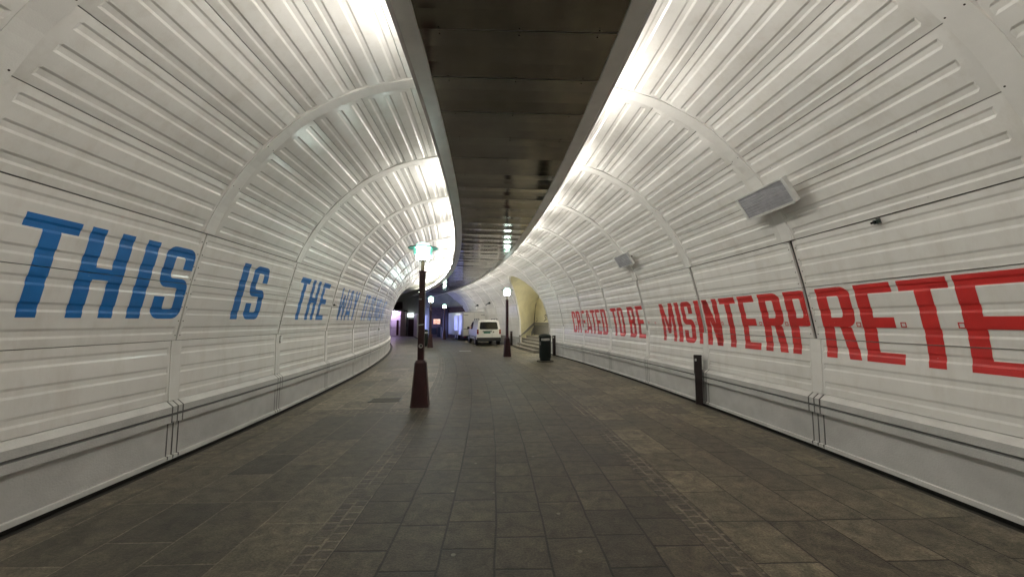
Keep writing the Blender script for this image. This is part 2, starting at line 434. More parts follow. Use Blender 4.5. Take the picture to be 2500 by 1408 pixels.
def obj(name, mb, mats, parent=None, loc=None, smooth=False, label=None, cat=None, group=None, kind=None, bevel=0, weld=False):
    if not isinstance(mats, (list, tuple)): mats = [mats]
    me = bpy.data.meshes.new(name)
    off = Vector((0,0,0))
    if parent is not None and parent.get('_world'): off = parent.location
    if loc is not None and parent is None: off = Vector(loc)
    me.from_pydata([tuple(Vector(v) - off) for v in mb.v], [], mb.f)
    for m in mats: me.materials.append(m)
    for i, p in enumerate(me.polygons): p.material_index = mb.m[i]
    if mb.uv:
        ul = me.uv_layers.new(name="UVMap")
        for i, p in enumerate(me.polygons):
            if i in mb.uv:
                for k, li in enumerate(p.loop_indices): ul.data[li].uv = mb.uv[i][k]
    if weld or smooth:
        bm = bmesh.new(); bm.from_mesh(me); bmesh.ops.remove_doubles(bm, verts=bm.verts, dist=1e-5); bm.to_mesh(me); bm.free()
    if smooth:
        for p in me.polygons: p.use_smooth = True
        try: me.set_sharp_from_angle(angle=R(38))
        except Exception: pass
    o = bpy.data.objects.new(name, me); COL.objects.link(o)
    if parent is not None: o.parent = parent
    elif loc is not None: o.location = loc
    if bevel:
        bv = o.modifiers.new("bevel", 'BEVEL'); bv.width = bevel; bv.segments = 2; bv.limit_method = 'ANGLE'; bv.angle_limit = R(40)
    if label: o['label'] = label
    if cat: o['category'] = cat
    if group: o['group'] = group
    if kind: o['kind'] = kind
    return o
def thing(name, label, cat, loc=(0,0,0), rotz=0, group=None, world=False):
    o = bpy.data.objects.new(name, None); COL.objects.link(o)
    o.empty_display_size = .2
    o.location = loc; o.rotation_euler = (0,0,rotz); o['label'] = label; o['category'] = cat
    if group: o['group'] = group
    if world: o['_world'] = 1
    return o
def dup(root, loc, rotz, label, group=None):
    def cp(o, par):
        c = o.copy(); COL.objects.link(c)
        if par is not None: c.parent = par
        for ch in list(o.children): cp(ch, c)
        return c
    r = cp(root, None); r.location = loc; r.rotation_euler = (0,0,rotz); r['label'] = label
    if group: r['group'] = group
    return r

# ------------------------------------------------------------------ cassette panels of the vault
GC = (.12, .345, .575)       # groove centres measured from the upper edge of a tile
GD = .010
def tier_breaks(k):
    a, b = TIER[k], TIER[k+1]
    ga = gb = .004
    if k == 3: ga = .006
    if k == 2: gb = .006
    L = b - a
    br = [(a + ga, 0.)]
    cs = sorted([b - c * (L / .70) for c in GC])
    for c in cs:
        br += [(c - .046, 0.), (c - .023, 1.), (c + .023, 1.), (c + .046, 0.)]
    br.append((b - gb, 0.))
    return br
TB = [tier_breaks(k) for k in range(NT)]
def bay_breaks(k, s0, s1, side):
    """s positions and groove factor"""
    slot = (.028 if side > 0 else .010)
    if k == 0 or k > 2: slot = .003
    e0, e1 = (.185, .115) if k > 2 else ((.10, .10) if k == 0 else (.055, .055))
    a, b = s0 + slot, s1 - slot
    br = [(a, 0.), (s0 + e0, 0.), (s0 + e0 + .02, 1.)]
    n = 3
    A, B = s0 + e0 + .02, s1 - e1 - .02
    for i in range(1, n): br.append((A + (B - A) * i / n, 1.))
    br += [(B, 1.), (s1 - e1, 0.), (b, 0.)]
    return br
def surf(side, s, t, d=0.):
    """d>0 away from the tunnel"""
    u, z = prof(t); nu, nz = prof_n(t)
    return pos(s, side * (u + nu * d), z + nz * d)
def bulge(t):
    for k in range(NT):
        if t <= TIER[k+1]: break
    x = max(0., min(1., (t - TIER[k]) / (TIER[k+1] - TIER[k])))
    return (.026 if k > 2 else .004) * math.sin(math.pi * x)
def vnode(side, s, t, gs, gt, off=0.):
    return surf(side, s, t, (GD if t > TIER[3] else .0075) * min(gs, gt) - off - bulge(t))
def clip_half(poly, ax, ay, bx, by, keep_left=True):
    out = []
    n = len(poly)
    def sd(p): 
        v = (bx-ax)*(p[1]-ay) - (by-ay)*(p[0]-ax)
        return v if keep_left else -v
    for i in range(n):
        p, q = poly[i], poly[(i+1) % n]
        a, b = sd(p), sd(q)
        if a >= -1e-9: out.append(p)
        if (a > 1e-9 and b < -1e-9) or (a < -1e-9 and b > 1e-9):
            f = a / (a - b)
            out.append((p[0] + (q[0]-p[0])*f, p[1] + (q[1]-p[1])*f))
    return out
def area(poly):
    return abs(sum(poly[i][0]*poly[(i+1)%len(poly)][1] - poly[(i+1)%len(poly)][0]*poly[i][1] for i in range(len(poly)))) / 2
def subtract(poly, hole):
    """hole convex, counter-clockwise"""
    res = []; cur = poly
    for i in range(len(hole)):
        a, b = hole[i], hole[(i+1) % len(hole)]
        o = clip_half(cur, *a, *b, keep_left=False)
        if len(o) > 2 and area(o) > 1e-7: res.append(o)
        cur = clip_half(cur, *a, *b, keep_left=True)
        if len(cur) < 3 or area(cur) < 1e-8: return res
    return res
ARCH = [(19.95,-.2),(19.97,.91),(20.0,1.57),(20.1,2.23),(20.3,2.72),(20.6,3.2),(20.95,3.6),(21.35,3.92),(21.8,4.2),(22.3,4.38),(22.9,4.44),(23.5,4.34),(24.0,4.12),(24.5,3.76),(24.95,3.3),(25.25,2.8),(25.42,1.81),(25.45,.9),(25.45,-.2)]
HOLE = [(s, t_of_z(z) if z > .72 else (z - .72)) for s, z in ARCH][::-1]
def cell_pt(side, s, t, S0, S1, T0, T1, off):
    f = (s - S0[0]) / (S1[0] - S0[0]); g = (t - T0[0]) / (T1[0] - T0[0])
    p00 = vnode(side, S0[0], T0[0], S0[1], T0[1], off); p10 = vnode(side, S1[0], T0[0], S1[1], T0[1], off)
    p01 = vnode(side, S0[0], T1[0], S0[1], T1[1], off); p11 = vnode(side, S1[0], T1[0], S1[1], T1[1], off)
    return p00*(1-f)*(1-g) + p10*f*(1-g) + p01*(1-f)*g + p11*f*g
def build_tile(mb, side, k, s0, s1):
    SB = bay_breaks(k, s0, s1, side); TBk = TB[k]
    cut = side > 0 and s1 > 19.9 and s0 < 25.6
    for i in range(len(SB) - 1):
        for j in range(len(TBk) - 1):
            S0, S1, T0, T1 = SB[i], SB[i+1], TBk[j], TBk[j+1]
            q = [(S0[0],T0[0]),(S1[0],T0[0]),(S1[0],T1[0]),(S0[0],T1[0])]
            pieces = subtract(q, HOLE) if cut else [q]
            for pc in pieces:
                pts = [cell_pt(side, s, t, S0, S1, T0, T1, 0.) for s, t in pc]
                if side > 0: pts = pts[::-1]
                mb.face(pts)
    # turned edges of the sheet
    if not cut:
        for (sa, ta, sb, tb) in ((SB[0][0],TBk[0][0],SB[0][0],TBk[-1][0]), (SB[-1][0],TBk[0][0],SB[-1][0],TBk[-1][0])):
            mb.face([surf(side,sa,ta), surf(side,sb,tb), surf(side,sb,tb,.03), surf(side,sa,ta,.03)])
        for tt in (TBk[0][0], TBk[-1][0]):
            mb.face([surf(side,SB[0][0],tt), surf(side,SB[-1][0],tt), surf(side,SB[-1][0],tt,.03), surf(side,SB[0][0],tt,.03)])
    # screws beside the open slots
    if k in (1, 2) and not cut:
        mb.cur = 1
        n = 4
        for e in (SB[0][0] + .03, SB[-1][0] - .03):
            for j in range(n):
                t = TBk[0][0] + (TBk[-1][0] - TBk[0][0]) * (j + .35) / n
                c = surf(side, e, t, -.008); a = surf(side, e + .01, t, -.008) - c; b = surf(side, e, t + .01, -.008) - c
                a = a.normalized() * .009; b = b.normalized() * .009
                mb.face([c + a*math.cos(x*math.pi/3) + b*math.sin(x*math.pi/3) for x in range(6)])
        mb.cur = 0

S_START, S_ENDL, S_ENDR = -5, 14, 16       # bays (ring numbers)
def build_wall(side):
    if side < 0:
        root = thing('curved_wall', 'white corrugated vault wall on the left, with blue lettering', 'tunnel wall', tuple(pos(0, -4.2, 0)), world=True)
        endk = S_ENDL
    else:
        root = thing('curved_wall', 'white corrugated vault wall on the right, with red lettering and an arched side opening', 'tunnel wall', tuple(pos(0, 4.2, 0)), world=True)
        endk = S_ENDR
    rest = MB()
    for b in range(S_START, endk):
        s0, s1 = ring(b), ring(b + 1)
        for k in range(NT):
            if 0 <= b < 11:
                mb = MB(); build_tile(mb, side, k, s0, s1)
                if mb.f: obj('wall_panel', mb, [M['panel'], M['screw']], root)
            else: build_tile(rest, side, k, s0, s1)
    obj('distant_wall_panels', rest, [M['panel'], M['screw']], root, kind='stuff')
    # covers over the ring joints
    for b in range(S_START, endk + 1):
        s = ring(b)
        cut = side > 0 and 19.9 < s < 25.5
        for (ta, tb, hw) in ((TIER[0], TIER[1], .075), (TIER[3]+.01, TIER[-1], .09)):
            n = 4 if tb - ta < 1 else 40
            tt = [ta + (tb - ta) * i / n for i in range(n + 1)]
            if cut:
                hz = [t for t in tt if t > t_of_z({9:0}.get(0, 0)) ]
                def inside(t):
                    p = [(s, t)]
                    return all(((HOLE[(i+1)%len(HOLE)][0]-HOLE[i][0])*(t-HOLE[i][1]) - (HOLE[(i+1)%len(HOLE)][1]-HOLE[i][1])*(s-HOLE[i][0])) > -.05 for i in range(len(HOLE)))
                tt = [t for t in tt if not inside(t)]
                if len(tt) < 2: continue
            mb = MB()
            for a, c in zip(tt[:-1], tt[1:]):
                oa = oc = -.012 if tb - ta < 1 else -.030
                mb.face([surf(side,s-hw,a,oa), surf(side,s+hw,a,oa), surf(side,s+hw,c,oc), surf(side,s-hw,c,oc)])
                mb.face([surf(side,s-hw,a,oa), surf(side,s-hw,c,oc), surf(side,s-hw,c,.004), surf(side,s-hw,a,.004)])
                mb.face([surf(side,s+hw,a,oa), surf(side,s+hw,c,oc), surf(side,s+hw,c,.004), surf(side,s+hw,a,.004)])
            # overlap line and a pair of screws in the cover
            mb.cur = 1
            for t0 in (TIER[5], TIER[4]):
                if ta < t0 < tb and not cut:
                    for q in (-.06, .06):
                        c = surf(side, s+q, t0+.03, -.0315); aa = (surf(side, s+q+.01, t0+.03, -.0315)-c).normalized()*.008; bb = (surf(side, s+q, t0+.04, -.0315)-c).normalized()*.008
                        mb.face([c + aa*math.cos(x*math.pi/3) + bb*math.sin(x*math.pi/3) for x in range(6)])
            obj('rib_cover', mb, [M['cover'], M['screw']], root)
    # dark structure behind the sheets
    mb = MB()
    ss = [ring(S_START) + i * BAY / 2 for i in range((endk - S_START) * 2 + 1)]
    for a, c in zip(ss[:-1], ss[1:]):
        for i in range(0, 24):
            t0 = TN[-1] * i / 24; t1 = TN[-1] * (i + 1) / 24
            q = [(a,t0),(c,t0),(c,t1),(a,t1)]
            for pc in (subtract(q, HOLE) if side > 0 and c > 19.9 and a < 25.6 else [q]):
                mb.face([surf(side, s, t, .045) for s, t in pc])
    obj('backing', mb, M['slot'], root)
    # plinth: moulded kerb under the panels, scored three times at every ring
    PP = [(4.31,.735),(4.235,.715),(4.165,.655),(4.165,.575),(4.185,.565),(4.185,.553),(4.165,.545),(4.165,.462),(4.21,.447),(4.21,.062),(4.185,.058),(4.185,.010),(4.23,.006)]
    PM = [1,1,0,2,2,2,0,0,0,1,1,1]
    mb = MB()
    def seg(sa, sb, n):
        for i in range(n):
            a = sa + (sb-sa)*i/n; c = sa + (sb-sa)*(i+1)/n
            if side > 0 and a > 19.94 and c < 25.5: continue
            for j in range(len(PP) - 1):
                mb.cur = PM[j]
                mb.face([pos(a, side*PP[j][0], PP[j][1]), pos(c, side*PP[j][0], PP[j][1]), pos(c, side*PP[j+1][0], PP[j+1][1]), pos(a, side*PP[j+1][0], PP[j+1][1])])
    for b in range(S_START, endk):
        s0, s1 = ring(b), ring(b+1)
        if side > 0 and b == 7:
            seg(s0 + .09, 19.945, 4)
        elif side > 0 and b == 9:
            seg(25.505 if s1 > 25.505 else s1-.09, s1 - .09, 1) if s1 - .09 > 25.505 else None
        else:
            if not (side > 0 and b == 8): seg(s0 + .096, s1 - .096, 4)
        if side > 0 and 19.9 < s0 < 25.5: continue
        seg(s0 - .076, s0 - .010, 1); seg(s0 + .010, s0 + .076, 1)
    # groove bottoms
    mb.cur = 2
    for a, c in zip(ss[:-1], ss[1:]):
        if side > 0 and a > 19.0 and c < 26.0: continue
        for (u0, z0), (u1, z1) in zip([(4.30,.70),(4.20,.64),(4.20,.46),(4.225,.44)], [(4.20,.64),(4.20,.46),(4.225,.44),(4.225,.0)]):
            mb.face([pos(a, side*u0, z0), pos(c, side*u0, z0), pos(c, side*u1, z1), pos(a, side*u1, z1)])
    obj('plinth', mb, [M['plinth'], M['plinth_top'], M['groove']], root)
    return root
WL = build_wall(-1)
WR = build_wall(1)

# ------------------------------------------------------------------ lettering, painted on the corrugated sheets
def glyph(ch, w, h, tx, ty):
    P = []
    def rect(x0, z0, x1, z1): P.append([(x0,z0),(x1,z0),(x1,z1),(x0,z1)])
    def quad(*p): P.append(list(p))
    rr = .03
    def corner(X, Z, sx, sz):
        Ro = min(.12, ty + rr, tx + rr); n = 5
        co = (X + sx*Ro, Z + sz*Ro); ci = (X + sx*(tx+rr), Z + sz*(ty+rr))
        outer = [(X, Z + sz*(ty+rr))] + [(co[0] - sx*Ro*math.cos(a*math.pi/2/n), co[1] - sz*Ro*math.sin(a*math.pi/2/n)) for a in range(n+1)] + [(X + sx*(tx+rr), Z)]
        inner = [(ci[0] - sx*rr, ci[1])] + [(ci[0] - sx*rr*math.cos(a*math.pi/2/n), ci[1] - sz*rr*math.sin(a*math.pi/2/n)) for a in range(n+1)] + [(ci[0], ci[1] - sz*rr)]
        for i in range(len(outer)-1):
            q = [outer[i], outer[i+1], inner[i+1], inner[i]]
            if area(q) > 1e-8: P.append(q)
    cx, cy = tx + rr, ty + rr
    m0, m1 = h/2 - ty/2, h/2 + ty/2
    if ch == 'I': rect(0,0,w,h)
    elif ch == 'T': rect(0,h-ty,w,h); rect(w/2-tx/2,0,w/2+tx/2,h-ty)
    elif ch == 'H': rect(0,0,tx,h); rect(w-tx,0,w,h); rect(tx,m0,w-tx,m1)
    elif ch == 'E': rect(0,0,tx,h); rect(tx,h-ty,w,h); rect(tx,0,w,ty); rect(tx,m0,w*.9,m1)
    elif ch == 'S':
        corner(0,h,1,-1); corner(w,h,-1,-1); rect(cx,h-ty,w-cx,h) if w > 2*cx else None
        rect(w-tx,h*.70,w,h-cy); rect(0,m0+cy,tx,h-cy)
        corner(0,m0,1,1); corner(w,m1,-1,-1)
        if w > 2*cx: rect(cx,m0,w-cx,m1)
        rect(w-tx,cy,w,m1-cy); corner(w,0,-1,1); corner(0,0,1,1)
        if w > 2*cx: rect(cx,0,w-cx,ty)
        rect(0,cy,tx,h*.30)
    elif ch in 'CO':
        corner(0,h,1,-1); corner(w,h,-1,-1); corner(0,0,1,1); corner(w,0,-1,1)
        if w > 2*cx: rect(cx,h-ty,w-cx,h); rect(cx,0,w-cx,ty)
        rect(0,cy,tx,h-cy)
        if ch == 'O': rect(w-tx,cy,w,h-cy)
        else: rect(w-tx,cy,w,h*.32); rect(w-tx,h*.68,w,h-cy)
    elif ch == 'D':
        rect(0,0,tx,h); corner(w,h,-1,-1); corner(w,0,-1,1); rect(tx,h-ty,w-cx,h); rect(tx,0,w-cx,ty); rect(w-tx,cy,w,h-cy)
    elif ch in 'PRB':
        zb = h*.44
        rect(0,0,tx,h); corner(w,h,-1,-1); rect(tx,h-ty,w-cx,h); rect(w-tx,zb+cy,w,h-cy); corner(w,zb,-1,1); rect(tx,zb,w-cx,zb+ty)
        if ch == 'R': quad((w*.50,zb),(w*.50+tx,zb),(w*1.02,0),(w*1.02-tx,0))
        if ch == 'B': corner(w,zb+ty*.6,-1,-1); corner(w,0,-1,1); rect(tx,0,w-cx,ty); rect(w-tx,cy,w,zb+ty*.6-cy)
    elif ch == 'A':
        a = tx*.9
        quad((0,0),(a,0),(w/2+.01,h),(w/2-a*.75,h)); quad((w-a,0),(w,0),(w/2+a*.75,h),(w/2-.01,h)); rect(w*.22,h*.17,w*.78,h*.17+ty)
    elif ch == 'W':
        a = tx*.72
        quad((w*.22-a/2,0),(w*.22+a/2,0),(a,h),(0,h)); quad((w*.22-a/2,0),(w*.22+a/2,0),(w*.5+a/2,h*.8),(w*.5-a/2,h*.8))
        quad((w*.78-a/2,0),(w*.78+a/2,0),(w*.5+a/2,h*.8),(w*.5-a/2,h*.8)); quad((w*.78-a/2,0),(w*.78+a/2,0),(w,h),(w-a,h))
    elif ch == 'M':
        a = tx*.85
        rect(0,0,a,h); rect(w-a,0,w,h); quad((w*.5-a*.45,h*.2),(w*.5+a*.45,h*.2),(a*1.25,h),(a*.3,h)); quad((w*.5-a*.45,h*.2),(w*.5+a*.45,h*.2),(w-a*.3,h),(w-a*1.25,h))
    elif ch == 'N':
        rect(0,0,tx,h); rect(w-tx,0,w,h); quad((w-tx*1.1,0),(w-tx*.1,0),(tx*1.1,h),(tx*.1,h))
    elif ch == 'Y':
        rect(w/2-tx/2,0,w/2+tx/2,h*.45); quad((w/2-tx/2,h*.42),(w/2+tx/2,h*.42),(tx,h),(0,h)); quad((w/2-tx/2,h*.42),(w/2+tx/2,h*.42),(w,h),(w-tx,h))
    for q in P:                # counter-clockwise
        if sum(q[i][0]*q[(i+1)%len(q)][1] - q[(i+1)%len(q)][0]*q[i][1] for i in range(len(q))) < 0: q.reverse()
    return P
def letter(side, root, ch, s_start, s_end, z0, z1, col, lab):
    w = abs(s_end - s_start); ta, tb = t_of_z(z0), t_of_z(z1); h = tb - ta
    sd = 1 if s_end > s_start else -1
    tx = min(w, .15) if ch != 'I' else w
    if w < .4: tx = w * .34
    if ch == 'I': tx = w
    mb = MB()
    for poly in glyph(ch, w, h, tx, .118):
        q = [(s_start + sd*x, ta + y) for x, y in poly]
        smin, smax = min(p[0] for p in q), max(p[0] for p in q); tmin, tmax = min(p[1] for p in q), max(p[1] for p in q)
        for b in range(int((smin - RING0)//BAY), int((smax - RING0)//BAY) + 1):
            for k in range(NT):
                if TIER[k] > tmax or TIER[k+1] < tmin: continue
                SB = bay_breaks(k, ring(b), ring(b+1), side)
                for i in range(len(SB)-1):
                    if SB[i][0] > smax or SB[i+1][0] < smin: continue
                    for j in range(len(TB[k])-1):
                        if TB[k][j][0] > tmax or TB[k][j+1][0] < tmin: continue
                        S0, S1, T0, T1 = SB[i], SB[i+1], TB[k][j], TB[k][j+1]
                        c = q
                        c = clip_half(c, S0[0],0, S0[0],1, False)
                        if len(c) > 2: c = clip_half(c, S1[0],0, S1[0],1, True)
                        if len(c) > 2: c = clip_half(c, 0,T0[0], 1,T0[0], True)
                        if len(c) > 2: c = clip_half(c, 0,T1[0], 1,T1[0], False)
                        if len(c) > 2 and area(c) > 1e-7:
                            mb.face([cell_pt(side, s, t, S0, S1, T0, T1, .0022) for s, t in c])
    if mb.f: obj('painted_letter', mb, M[col], root, label=lab)
ZL, ZR = (1.73, 2.595), (1.225, 2.135)
LEFT = [('T',3.20,3.65),('H',3.74,4.20),('I',4.36,4.53),('S',4.65,5.10),
        ('I',6.12,6.29),('S',6.43,6.88),
        ('T',8.12,8.57),('H',8.72,9.17),('E',9.34,9.79),
        ('W',10.78,11.44),('A',11.50,12.05),('Y',12.14,12.64),
        ('I',13.58,13.75),('T',13.86,14.31),('I',14.72,14.89),('S',14.99,15.44),
        ('M',15.9,16.5),('E',16.6,17.0),('A',17.1,17.62),('N',17.92,18.37),('T',18.5,18.95)]
for ch, a, b in LEFT: letter(-1, WL, ch, a, b, *ZL, 'blue', 'blue painted letter ' + ch)
RIGHT = [('C',16.55,16.12),('R',16.03,15.60),('E',15.45,15.06),('A',15.0,14.46),('T',14.43,14.02),('E',13.95,13.55),('D',13.45,13.01),
         ('T',12.55,12.13),('O',12.07,11.64),('B',11.32,10.90),('E',10.76,10.35),
         ('M',9.40,8.80),('I',8.70,8.53),('S',8.45,8.03),('I',7.91,7.74),('N',7.62,7.15),('T',7.08,6.64),('E',6.56,6.18),('R',6.07,5.63),('P',5.54,5.12),
         ('R',4.99,4.53),('E',4.46,4.05),('T',3.98,3.54),('E',3.49,2.98),('D',2.86,2.40)]
for ch, a, b in RIGHT: letter(1, WR, ch, a, b, *ZR, 'red', 'red painted letter ' + ch)
# small square marks left between the red letters
mb = MB()
tz = t_of_z(1.66)
for s in (10.1, 9.75, 8.62, 7.97, 7.10, 6.12, 5.59, 4.50, 4.01, 3.51, 3.0):
    for (a0, a1, b0, b1) in ((-.028,.028,-.028,-.018),(-.028,.028,.018,.028),(-.028,-.018,-.018,.018),(.018,.028,-.018,.018)):
        mb.face([surf(1, s+a0, tz+b0, -.009), surf(1, s+a1, tz+b0, -.009), surf(1, s+a1, tz+b1, -.009), surf(1, s+a0, tz+b1, -.009)])
obj('square_marks', mb, M['red'], WR, label='row of small red square outlines between the letters')

# ------------------------------------------------------------------ floor, kerb gutters
mb = MB()
NS = 118
def fgrid(mb, s0, s1, u0, u1, ns, nu, z):
    for i in range(ns):
        for j in range(nu):
            a, b = s0 + (s1-s0)*i/ns, s0 + (s1-s0)*(i+1)/ns
            c, d = u0 + (u1-u0)*j/nu, u0 + (u1-u0)*(j+1)/nu
            mb.face([pos(a,c,z), pos(a,d,z), pos(b,d,z), pos(b,c,z)], uv=[(c,a),(d,a),(d,b),(c,b)])
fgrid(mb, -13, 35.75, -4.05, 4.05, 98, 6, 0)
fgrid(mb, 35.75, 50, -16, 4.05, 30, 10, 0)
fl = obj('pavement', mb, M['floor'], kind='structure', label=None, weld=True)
mb = MB()
for side in (-1, 1):
    for i in range(96):
        a, b = -13 + .5*i, -13 + .5*(i+1)
        if side < 0 and a >= 35.5: continue
        for (u0,z0),(u1,z1) in (((4.05,0),(4.05,-.05)),((4.05,-.05),(4.24,-.05)),((4.24,-.05),(4.24,.02))):
            mb.face([pos(a,side*u0,z0), pos(b,side*u0,z0), pos(b,side*u1,z1), pos(a,side*u1,z1)])
obj('gutter', mb, M['dark'], kind='structure')
mb = MB(); mb.face([(-150,-150,-.25),(150,-150,-.25),(150,150,-.25),(-150,150,-.25)])
obj('ground', mb, M['concrete'], kind='structure')

# floor hatch at left and pale patch far away
def patch(name, s, u, ds, du, m, label, cat, z=.006, frame_m=None):
    r = thing(name, label, cat, tuple(pos(s,u,0)), world=True)
    mb = MB()
    P = [pos(s-ds,u-du,z), pos(s-ds,u+du,z), pos(s+ds,u+du,z), pos(s+ds,u-du,z)]
    Q = [p - Vector((0,0,z+.002)) for p in P]
    mb.loft([[tuple(q) for q in Q], [tuple(p) for p in P]])
    obj('lid', mb, m, r)
    if frame_m:
        mb = MB()
        e = .03
        for (a,b,c,d) in ((s-ds-e,s-ds,u-du-e,u+du+e),(s+ds,s+ds+e,u-du-e,u+du+e),(s-ds,s+ds,u-du-e,u-du),(s-ds,s+ds,u+du,u+du+e)):
            P = [pos(a,c,z+.003), pos(a,d,z+.003), pos(b,d,z+.003), pos(b,c,z+.003)]
            mb.loft([[tuple(q - Vector((0,0,z+.004))) for q in P], [tuple(q) for q in P]])
        obj('frame', mb, frame_m, r)
    return r
M['hatch'] = mat("hatch_iron", (.085,.078,.062), .7, var=.4, vscale=15, bump=.8, bscale=30)
patch('floor_hatch', 8.75, -2.45, .17, .30, M['hatch'], 'worn square access cover in the paving left of the nearest lamp post', 'floor hatch', frame_m=M['rim'])
patch('manhole_cover', 22.6, .05, .16, .33, M['sticker'], 'small pale cover in the middle of the lane in front of the white van', 'manhole cover')

# ------------------------------------------------------------------ mirror ceiling strip between two beams, with cove tubes
CS = thing('ceiling_strip', 'dark polished metal ceiling strip with pale edge beams running along the tunnel', 'ceiling', tuple(pos(0,0,4.3)), world=True)
SH = .904
pitch = .6845
s = 1.20 - pitch * 16
kk = 0
rnd = random.Random(3)
while s < 44:
    s1 = s + pitch
    mb = MB()
    tl = [rnd.uniform(-1,1) * .006 for _ in range(4)]
    bow = rnd.uniform(.003,.013)
    nu = 6; ns = 3
    g = .006
    def zz(fs, fu):
        return 4.3 + (tl[0]*(1-fs)*(1-fu)+tl[1]*fs*(1-fu)+tl[2]*(1-fs)*fu+tl[3]*fs*fu) + bow*4*fs*(1-fs) + .003*math.sin(fu*9+kk)*fs*(1-fs)
    for i in range(ns):
        for j in range(nu):
            q = []
            for (a,b) in ((i,j),(i+1,j),(i+1,j+1),(i,j+1)):
                fs, fu = a/ns, b/nu
                q.append(pos(s+g+(pitch-2*g)*fs, -SH+.004+(2*SH-.008)*fu, zz(fs,fu)))
            mb.face(q)
    mb.cur = 1
    for uu in (-.72, 0, .72):
        for e in (.04, pitch-.04):
            c = pos(s+e, uu, 4.292)
            mb.face([c + Vector((.009*math.cos(x*math.pi/3), .009*math.sin(x*math.pi/3), 0)) for x in range(6)])
    mb.cur = 0
    if s > ring(0)-1 or True:
        if 0 <= s: obj('ceiling_panel', mb, [M['strip'], M['screw']], CS, smooth=False, weld=True)
        else:
            obj('ceiling_panel', mb, [M['strip'], M['screw']], CS, weld=True)
    s = s1; kk += 1
    if kk > 98: break
mb = MB()
for i in range(114):
    a, b = -12.8 + .5*i, -12.8 + .5*(i+1)
    mb.face([pos(a,-1.0,4.318), pos(b,-1.0,4.318), pos(b,1.0,4.318), pos(a,1.0,4.318)])
    mb.face([pos(a,-1.0,4.50), pos(b,-1.0,4.50), pos(b,1.0,4.50), pos(a,1.0,4.50)]) if False else None
obj('strip_backing', mb, M['beam_side'], CS)
BP = [(.902,4.325),(.902,4.284),(1.062,4.284),(1.12,4.330),(1.12,4.385),(1.108,4.385),(1.105,4.335),(1.05,4.318),(.95,4.325)]
BM = [0,0,1,0,0,0,0,0]
for side in (-1,1):
    mb = MB()
    for i in range(108):
        a, b = -12.8 + .5*i, -12.8 + .5*(i+1)
        for j in range(len(BP)-1):
            mb.cur = BM[j]
            mb.face([pos(a,side*BP[j][0],BP[j][1]), pos(b,side*BP[j][0],BP[j][1]), pos(b,side*BP[j+1][0],BP[j+1][1]), pos(a,side*BP[j+1][0],BP[j+1][1])])
    obj('edge_beam', mb, [M['beam'], M['beam_side']], CS)
# tubes: one 1.5 m lamp in each bay, in the cove behind each beam
def tube(side, a, b, on=True):
    mb = MB(); mb.tube([pos(a + (b-a)*i/4, side*1.06, 4.525) for i in range(5)], .019, 8)
    obj('light_tube', mb, M['tube'] if on else M['tube_off'], CS, smooth=True)
    mb = MB(); loops = []
    for i in range(5):
        e = a - .03 + (b-a+.06)*i/4
        loops.append([pos(e, side*.98, 4.328), pos(e, side*1.02, 4.328), pos(e, side*1.03, 4.525), pos(e, side*.98, 4.525)])
    mb.loft(loops)
    obj('tube_batten', mb, M['white'], CS)
for k in range(-5, 15):
    r0 = ring(k)
    tube(-1, r0+.08, r0+1.55, on=(k != 2))
    if k >= 8: tube(-1, r0+1.72, r0+2.45)
for k in range(-5, 15):
    r0 = ring(k)
    tube(1, r0-.85, r0+.62)

# roof slab over everything (keeps the night sky out)
mb = MB()
for i in range(49):
    a, b = -13 + 1.0*i, -13 + 1.0*(i+1)
    mb.face([pos(a,-4.6,5.25), pos(b,-4.6,5.25), pos(b,4.6,5.25), pos(a,4.6,5.25)])
    mb.face([pos(a,-4.6,-.2), pos(b,-4.6,-.2), pos(b,-4.6,5.25), pos(a,-4.6,5.25)])
    if not (17.5 < a < 27): mb.face([pos(a,4.6,-.2), pos(b,4.6,-.2), pos(b,4.6,5.25), pos(a,4.6,5.25)])
obj('tunnel_roof', mb, M['concrete'], kind='structure')
mb = MB()
# hall beyond the tunnel: flat concrete ceiling
P = [pos(35.8,-16,4.72), pos(35.8,-4.3,4.72), pos(35.9,-1.2,4.72), pos(50,-1.2,4.72), pos(50,-16,4.72)]
mb.face(P)
mb.face([p + Vector((0,0,.3)) for p in P][::-1])
mb.face([pos(35.7,-16,-.1), pos(35.7,-4.25,-.1), pos(35.7,-4.25,5.2), pos(35.7,-16,5.2)])
mb.face([pos(35.7,-16,-.1), pos(50,-16,-.1), pos(50,-16,5.2), pos(35.7,-16,5.2)])
mb.face([pos(35.77,-4.3,4.725), pos(35.77,.74,4.725), pos(35.77,.74,5.2), pos(35.77,-4.3,5.2)])
obj('hall_ceiling', mb, M['concrete'], kind='structure')

# ------------------------------------------------------------------ arched side passage with steps
SP = thing('side_passage', 'yellow plastered side passage behind the arched opening in the right wall', 'passage', tuple(pos(22.7,5,0)), world=True)
outline = [(s, z) for s, z in ARCH if z > 0]
outline = [(19.95, 0.0)] + outline + [(25.45, 0.0)]
SB_, UB = 22.7, 5.95
def shell_u(z): return prof(t_of_z(z))[0] if z > .72 else 4.24
def backpt(s, z):
    return pos(22.9 + (s-22.9)*(1.72 if s > 22.9 else 1.36), UB, z*1.04)
mb = MB()
for (s0,z0),(s1,z1) in zip(outline[:-1], outline[1:]):
    n = 5
    for i in range(n):
        f, g = i/n, (i+1)/n
        A0, A1 = pos(s0, shell_u(z0)+.05, z0), pos(s1, shell_u(z1)+.05, z1)
        B0, B1 = backpt(s0,z0), backpt(s1,z1)
        mb.face([A0.lerp(B0,f), A1.lerp(B1,f), A1.lerp(B1,g), A0.lerp(B0,g)])
obj('side_walls', mb, M['yellow'], SP, smooth=True)
mb = MB()
